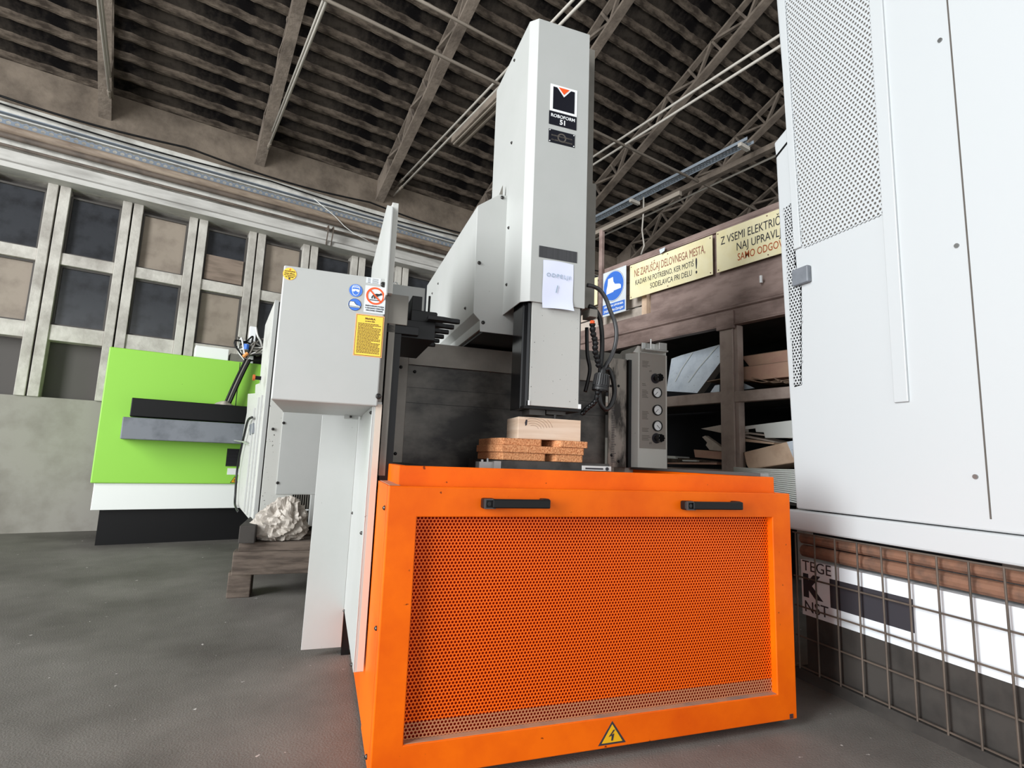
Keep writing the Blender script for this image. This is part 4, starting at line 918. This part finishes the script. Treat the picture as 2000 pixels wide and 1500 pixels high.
t.part('circle_rim', MB().prism(sdisc(4.10, 2.90, .160, .172), 0, SX-.0068, SX-.006), 'text_grey'); t.part('circle_rim', MB().prism(sdisc(4.10, 2.90, .157, .169), 0, SX-.0073, SX-.0069), 'sticker_white')
t.part('blue_circle', MB().prism(sdisc(4.10, 2.90, .150, .162), 0, SX-.0078, SX-.0074), 'blue')
bt_ = [(.55, .55), (.05, .60), (-.0, .25), (-.15, .05), (-.62, -.05), (-.75, -.15), (-.76, -.38), (-.05, -.42), (.0, -.5), (.72, -.56), (.70, -.2), (.60, .1)]
t.part('boot_symbol', MB().prism([(4.10+u*.15, 2.91+v*.155) for u, v in bt_], 0, SX-.0086, SX-.0079), 'white')
t.part('blue_band', MB().prism([(4.262, 2.605), (3.93, 2.605), (3.93, 2.71), (4.262, 2.71)], 0, SX-.0074, SX-.006), 'blue')
t.part('lettering', text_mb('OBVEZNA UPORABA', .048, (SX-.0082, 4.096, 2.682), plane='side', bold=.04, width=.29), 'white')
t.part('lettering', text_mb('ZAŠČITNIH ČEVLJEV', .048, (SX-.0082, 4.096, 2.632), plane='side', bold=.04, width=.30), 'white')
solo('metal_pin', MB().tube([(RX-.03, 2.40, 2.49), (RX-.03, 2.40, 2.55)], .012, 10), 'white', 'short white pin standing on the beam below the yellow signs', 'pin', 'h')
solo('paper_scrap', MB().slab([at(1288, 488, 0, RX-.03, 'h'), at(1299, 483, 0, RX-.03, 'h'), at(1298, 490, 0, RX-.05, 'h'), at(1290, 496, 0, RX-.05, 'h')], (-.003, 0, 0)), 'galvanized', 'small pale scrap stuck on top of the NE ZAPUŠČAJ sign', 'scrap', 'h')
# contents
def plate(name, uv, X, th, mt, label, cat, group=None, o=(1290, 660), s=5.556, tilt=0, bevel=.002):
    pts = []
    for u, v in uv:
        q = at(o[0]+u/s, o[1]+v/s, 0, X, 'h'); pts.append(q)
    zmin = min(q.z for q in pts)
    mb = MB().slab([(q.x+tilt*(q.z-zmin), q.y, q.z) for q in pts], (th, 0, 0))
    return solo(name, mb, mt, label, cat, 'h', bevel=bevel, group=group)
t = T('metal_sheet', 'pale bluish galvanised sheet leaning in the upper rack bay', 'metal sheet', (4.3, 3.2, 1.64), 'h')
pts = [at(1290+u/5.556, 660+v/5.556, 0, 4.2, 'h') for u, v in [(45, 210), (150, 170), (630, 30), (630, 190), (395, 597), (50, 575)]]
pts = [(q.x+(q.z-1.66)*.25, q.y, q.z) for q in pts]
t.part('sheet', MB().slab(pts, (.006, 0, 0)), 'galvanized')
fa = [at(1290+u/5.556, 660+v/5.556, 0, 4.19, 'h') for u, v in [(545, 55), (370, 310), (275, 480)]]
t.part('fold_line', MB().tube([(q.x+(q.z-1.66)*.25, q.y, q.z) for q in fa], .004, 6), 'lightgrey_panel')
fa = [at(1290+u/5.556, 660+v/5.556, 0, 4.19, 'h') for u, v in [(270, 140), (180, 320), (130, 470)]]
t.part('fold_line', MB().tube([(q.x+(q.z-1.66)*.25, q.y, q.z) for q in fa], .004, 6), 'lightgrey_panel')
t.part('edge_lip', MB().slab([pts[3], pts[4], (pts[4][0]+.05, pts[4][1]-.03, pts[4][2]), (pts[3][0]+.05, pts[3][1]-.03, pts[3][2])], (.003, 0, -.004)), 'text_grey')
plate('metal_sheet', [(590, 515), (640, 505), (640, 590), (540, 590)], 4.12, .01, 'galvanized', 'small pale sheet offcut just left of the rack post', 'metal sheet')
plate('metal_sheet', [(825, 480), (900, 490), (1020, 545), (825, 570)], 4.16, .01, 'galvanized', 'small pale sheet offcut just right of the rack post', 'metal sheet')
def carton(y0, y1, z0, z1, x0, x1, label, mt='cardboard', flap=.0, flare=.06):
    t = T('cardboard_box', label, 'cardboard box', ((x0+x1)/2, (y0+y1)/2, z0), 'h', group='flattened cartons on the rack')
    t.part('front_side', MB().slab([(x0, y0, z1), (x0+.02, y0-flare, z0), (x0+.02, y1+flare, z0), (x0, y1, z1)], (.006, 0, 0)), mt)
    t.part('end_side', MB().slab([(x0, y0, z1), (x0+.02, y0-flare, z0), (x1, y0-flare, z0), (x1, y0, z1)], (0, -.006, 0)), mt)
    t.part('bottom', MB().box(x0+.02, y1+flare, z0, x1, y0-flare, z0+.006), mt)
    t.part('rim', MB().box(x0-.002, y1, z1-.004, x0+.008, y0, z1), 'cardboard_edge')
    return t
carton(2.765, 1.6, 1.735, 1.858, 4.15, 4.7, 'wide brown cardboard tray on the upper rack shelf, right of the post')
carton(2.72, 1.6, 1.862, 1.955, 4.17, 4.6, 'upper brown carton nested on top of the wide cardboard tray')
t = T('cardboard_sheet', 'thin bent cardboard sheets under the brown cartons on the upper shelf', 'cardboard', (4.3, 2.4, 1.64), 'h')
for k in range(3):
    t.part('sheet', MB().slab([(4.12, 2.80-.2*k, 1.785-.03*k), (4.12, 2.51-.1*k, 1.705-.012*k), (4.12, 1.7, 1.70-.018*k), (4.12, 1.7, 1.694-.018*k), (4.12, 2.51-.1*k, 1.699-.012*k), (4.12, 2.80-.2*k, 1.779-.03*k)], (.5, 0, 0)), 'cardboard_edge')
t.part('sheet', MB().slab([(4.14, 3.05, 1.768), (4.14, 2.8, 1.785), (4.14, 2.8, 1.779), (4.14, 3.05, 1.762)], (.3, 0, 0)), 'cardboard_edge')
t.part('packing_block', MB().box(4.3, 1.7, 1.641, 4.7, 2.6, 1.675), 'cardboard_edge')
plate('light_panel', [(855, 965), (1415, 895), (1435, 895), (1435, 1085), (1135, 1085), (1120, 1025), (1035, 1020), (1028, 980), (855, 1000)], 4.12, .02, 'lightgrey_panel', 'stepped light grey sheet panel on the lower rack shelf', 'panel')
def board(label, uv, X, mt, th=.35, name='board', cat='board'): return plate(name, uv, X, th, mt, label, cat, group='boards on the lower rack shelf')
board('pale pointed board sticking out left behind the rack post', [(435, 985), (650, 945), (700, 940), (700, 1040), (655, 1030)], 4.13, 'warm_grey_board')
board('upper thin board under the light grey panel', [(860, 1012), (1150, 1050), (1190, 1062), (1180, 1070), (860, 1030)], 4.14, 'warm_grey_board')
board('middle thin board under the light grey panel', [(860, 1040), (1240, 1125), (1240, 1135), (860, 1070)], 4.15, 'warm_grey_board')
board('lowest thin cardboard strip under the light grey panel', [(865, 1085), (1235, 1138), (1220, 1155), (865, 1120)], 4.13, 'cardboard_tan')
board('slanted narrow grey lath left of the rack post', [(450, 1075), (485, 1060), (670, 1190), (665, 1230), (530, 1215), (490, 1165), (505, 1135)], 4.12, 'warm_grey_board', th=.05)
board('reddish brown plank behind the rack post', [(360, 1210), (670, 1235), (905, 1250), (915, 1345), (672, 1320), (375, 1295)], 4.16, 'cardboard')
board('long dark board at the bottom left of the shelf', [(75, 1290), (230, 1305), (620, 1340), (620, 1362), (75, 1345)], 4.12, 'wood_dark')
board('brown board lying lowest on the shelf, left of the post', [(75, 1352), (610, 1352), (610, 1375), (75, 1368)], 4.10, 'cardboard')
plate('white_strip', [(75, 1278), (165, 1284), (165, 1312), (75, 1306)], 4.09, .2, 'lightgrey_panel', 'short white strip end at the far left of the lower shelf', 'strip')
plate('white_strip', [(232, 1323), (395, 1328), (395, 1342), (240, 1338)], 4.085, .2, 'lightgrey_panel', 'short white strip lying on the dark board of the lower shelf', 'strip')
t = T('cardboard_box', 'tan cardboard carton tilted at the right end of the lower shelf', 'cardboard box', (4.2, 2.4, .98), 'h')
pts = [at(1290+u/5.556, 660+v/5.556, 0, 4.06, 'h') for u, v in [(900, 1240), (1370, 1125), (1470, 1110), (1470, 1350), (960, 1430), (930, 1380)]]
t.part('carton', MB().slab(pts, (.4, 0, 0)), 'cardboard_tan', bevel=.01)
pts = [at(1290+u/5.556, 660+v/5.556, 0, 4.055, 'h') for u, v in [(1370, 1128), (1440, 1115), (1440, 1300)]]
t.part('clear_tape', MB().slab(pts, (.002, 0, 0)), 'galvanized')
# ribbed pale roll beneath
t = T('ribbed_sheet', 'pale ribbed sheet bulging below the tan carton, beside the orange tank', 'ribbed sheet', (4.05, 2.4, .7), 'h')
for k in range(16):
    pts = []
    for j in range(8):
        u = j/7; pts.append(Vector((3.97-.03*math.sin(u*PI), 2.68-.55*u+.0*k, 1.0-.010*k-.02*u*(1-u)-.006*k*u + .0)))
    t.part('rib', MB().tube(pts, .0062, 6), 'lightgrey_panel', smooth=True)
t.part('backing', MB().slab([(3.985, 2.68, 1.0), (3.985, 2.10, 1.0), (3.985, 2.10, .78), (3.985, 2.68, .84)], (.02, 0, 0)), 'lightgrey_panel')
rk.part('lower_tray', MB().box(RX-.03, .9, .74, RX+.02, 2.6, .80), 'wood_black')

# ------------------------------------------------------------------ tall white cabinet at the right
KX = 2.30
def ks(px_, py_): q = at(px_, py_, 0, KX); return (q.y, q.z)
kc = T('tall_cabinet', 'tall white sheet metal cabinet with perforated panels at the right edge', 'cabinet', (KX+.5, 1.6, .8))
pf = [ks(1555, 993), ks(1528, 548), ks(1515, 307), ks(1511.5, 280), ks(1536, 250), ks(1516, 0)]
topz = 4.3
prof = [(.55, pf[0][1])] + pf + [(pf[-1][0], topz), (.55, topz)]
kc.part('cabinet_body', MB().prism(prof, 0, KX, KX+.9), 'cabinet_white', bevel=.008)
s0, s1 = ks(1537, 277), ks(1515, 305); s2, s3 = ks(1516, 309), ks(1538, 281)
kc.part('joint_gap', MB().prism([s0, s1, s2, s3], 0, KX-.0015, KX), 'black')
# upper perforated sheet and its frame strip
ef = lambda z: ks(1531, 0)[0] + (ks(1560, 430)[0]-ks(1531, 0)[0])*((z-ks(1531, 0)[1])/(ks(1560, 430)[1]-ks(1531, 0)[1]))
zlo = ks(1560, 450)[1]
kc.part('upper_perforation', perforated(1.62, 2.12, zlo-.1, 4.2, .022, .0068, lambda u, w_, d: (KX-.006+d, u, w_), depth=.003, inside=lambda u, w_: u < ef(w_)-.012), 'cabinet_white', kind='stuff', fix=False)
kc.part('perforation_back', MB().prism([(1.62, zlo-.1), (ef(zlo)-.02, zlo-.1), (ef(4.2)-.02, 4.2), (1.62, 4.2)], 0, KX-.0025, KX-.001), 'text_grey')
kc.part('frame_strip', MB().prism([(ef(zlo)-.014, zlo-.1), (ef(zlo)+.03, zlo-.1), (ef(4.2)+.03, 4.2), (ef(4.2)-.014, 4.2)], 0, KX-.012, KX), 'cabinet_white', bevel=.003)
kc.part('frame_strip', MB().box(KX-.012, 1.56, 1.3, KX, 1.62, 4.2), 'cabinet_white', bevel=.003)
# lower perforated patch
L1 = [ks(1532, 408), ks(1546, 396), ks(1556, 520), ks(1566, 560), ks(1566, 752), ks(1552, 756)]
def inpoly(u, w_, poly):
    c_ = False; n_ = len(poly)
    for i in range(n_):
        x1_, y1_ = poly[i]; x2_, y2_ = poly[i-1]
        if (y1_ > w_) != (y2_ > w_) and u < (x2_-x1_)*(w_-y1_)/(y2_-y1_)+x1_: c_ = not c_
    return c_
ylo = min(p_[0] for p_ in L1); yhi = max(p_[0] for p_ in L1); zl = min(p_[1] for p_ in L1); zh = max(p_[1] for p_ in L1)
kc.part('lower_perforation', perforated(ylo, yhi, zl, zh, .0185, .0066, lambda u, w_, d: (KX-.005+d, u, w_), depth=.003, inside=lambda u, w_: inpoly(u, w_, L1)), 'cabinet_white', kind='stuff', fix=False)
kc.part('perforation_back', MB().prism([(u, w_) for u, w_ in L1], 0, KX-.0018, KX-.001), 'black')
a = ks(1554, 537); b = ks(1564, 551)
kc.part('latch', MB().box(KX-.03, a[0]-.10, b[1]-.02, KX-.002, a[0], a[1]+.02), 'grey_blue', bevel=.006)
kc.part('panel_seam', MB().box(KX-.001, 1.30, .85, KX, 1.306, topz), 'text_grey')
kc.part('panel_seam', MB().box(KX-.001, .9, .85, KX, .906, topz), 'text_grey')
for z_ in (1.0, 1.9, 2.8): kc.part('screw', MB().tube([(KX, 1.34, z_), (KX-.006, 1.34, z_)], .009, 10), 'steel')
# white base plate under the cabinet, crate below
kc.part('base_tray', MB().prism([(.55, .70), (2.205, .70), (2.20, .80), (.55, .805)], 0, KX-.015, KX+.9), 'cabinet_white', bevel=.01)
cr = T('wire_crate', 'wire mesh crate with printed white boxes under the tall cabinet', 'crate', (KX+.4, 1.5, 0))
for y_ in [.6+.11*k for k in range(15)]: cr.part('upright_wire', MB().tube([(KX-.03, y_, .05), (KX-.03, y_, .69)], .004, 6), 'pipe_dark')
for z_ in (.06, .2, .34, .48, .69): cr.part('cross_wire', MB().tube([(KX-.026, .6, z_), (KX-.026, 2.16, z_)], .004, 6), 'pipe_dark')
cr.part('crate_floor', MB().box(KX-.03, .6, 0, KX+.9, 2.17, .05), 'wood_black')
cr.part('printed_box', MB().box(KX+.0, .65, .30, KX+.8, 2.14, .56), 'sticker_white')
cr.part('dark_box', MB().box(KX+.0, .65, .052, KX+.8, 2.12, .299), 'wood_black')
cr.part('rusty_pipe', MB().tube([(KX+.03, .65, .66), (KX+.03, 2.15, .66)], .026, 12), 'rust'); cr.part('rusty_pipe', MB().tube([(KX+.035, .65, .60), (KX+.035, 2.15, .60)], .03, 12), 'rust')
cr.part('box_lettering', text_mb('TEGE', .055, (KX-.001, 2.05, .532), plane='side', bold=0, width=.16), 'text_dark'); cr.part('box_lettering', text_mb('K', .14, (KX-.001, 2.085, .435), plane='side', bold=.06), 'text_dark'); cr.part('box_lettering', text_mb('NST', .05, (KX-.001, 2.06, .34), plane='side', width=.13), 'text_dark')
cr.part('print_band', MB().box(KX-.0015, 1.6, .37, KX, 1.98, .50), 'text_dark')
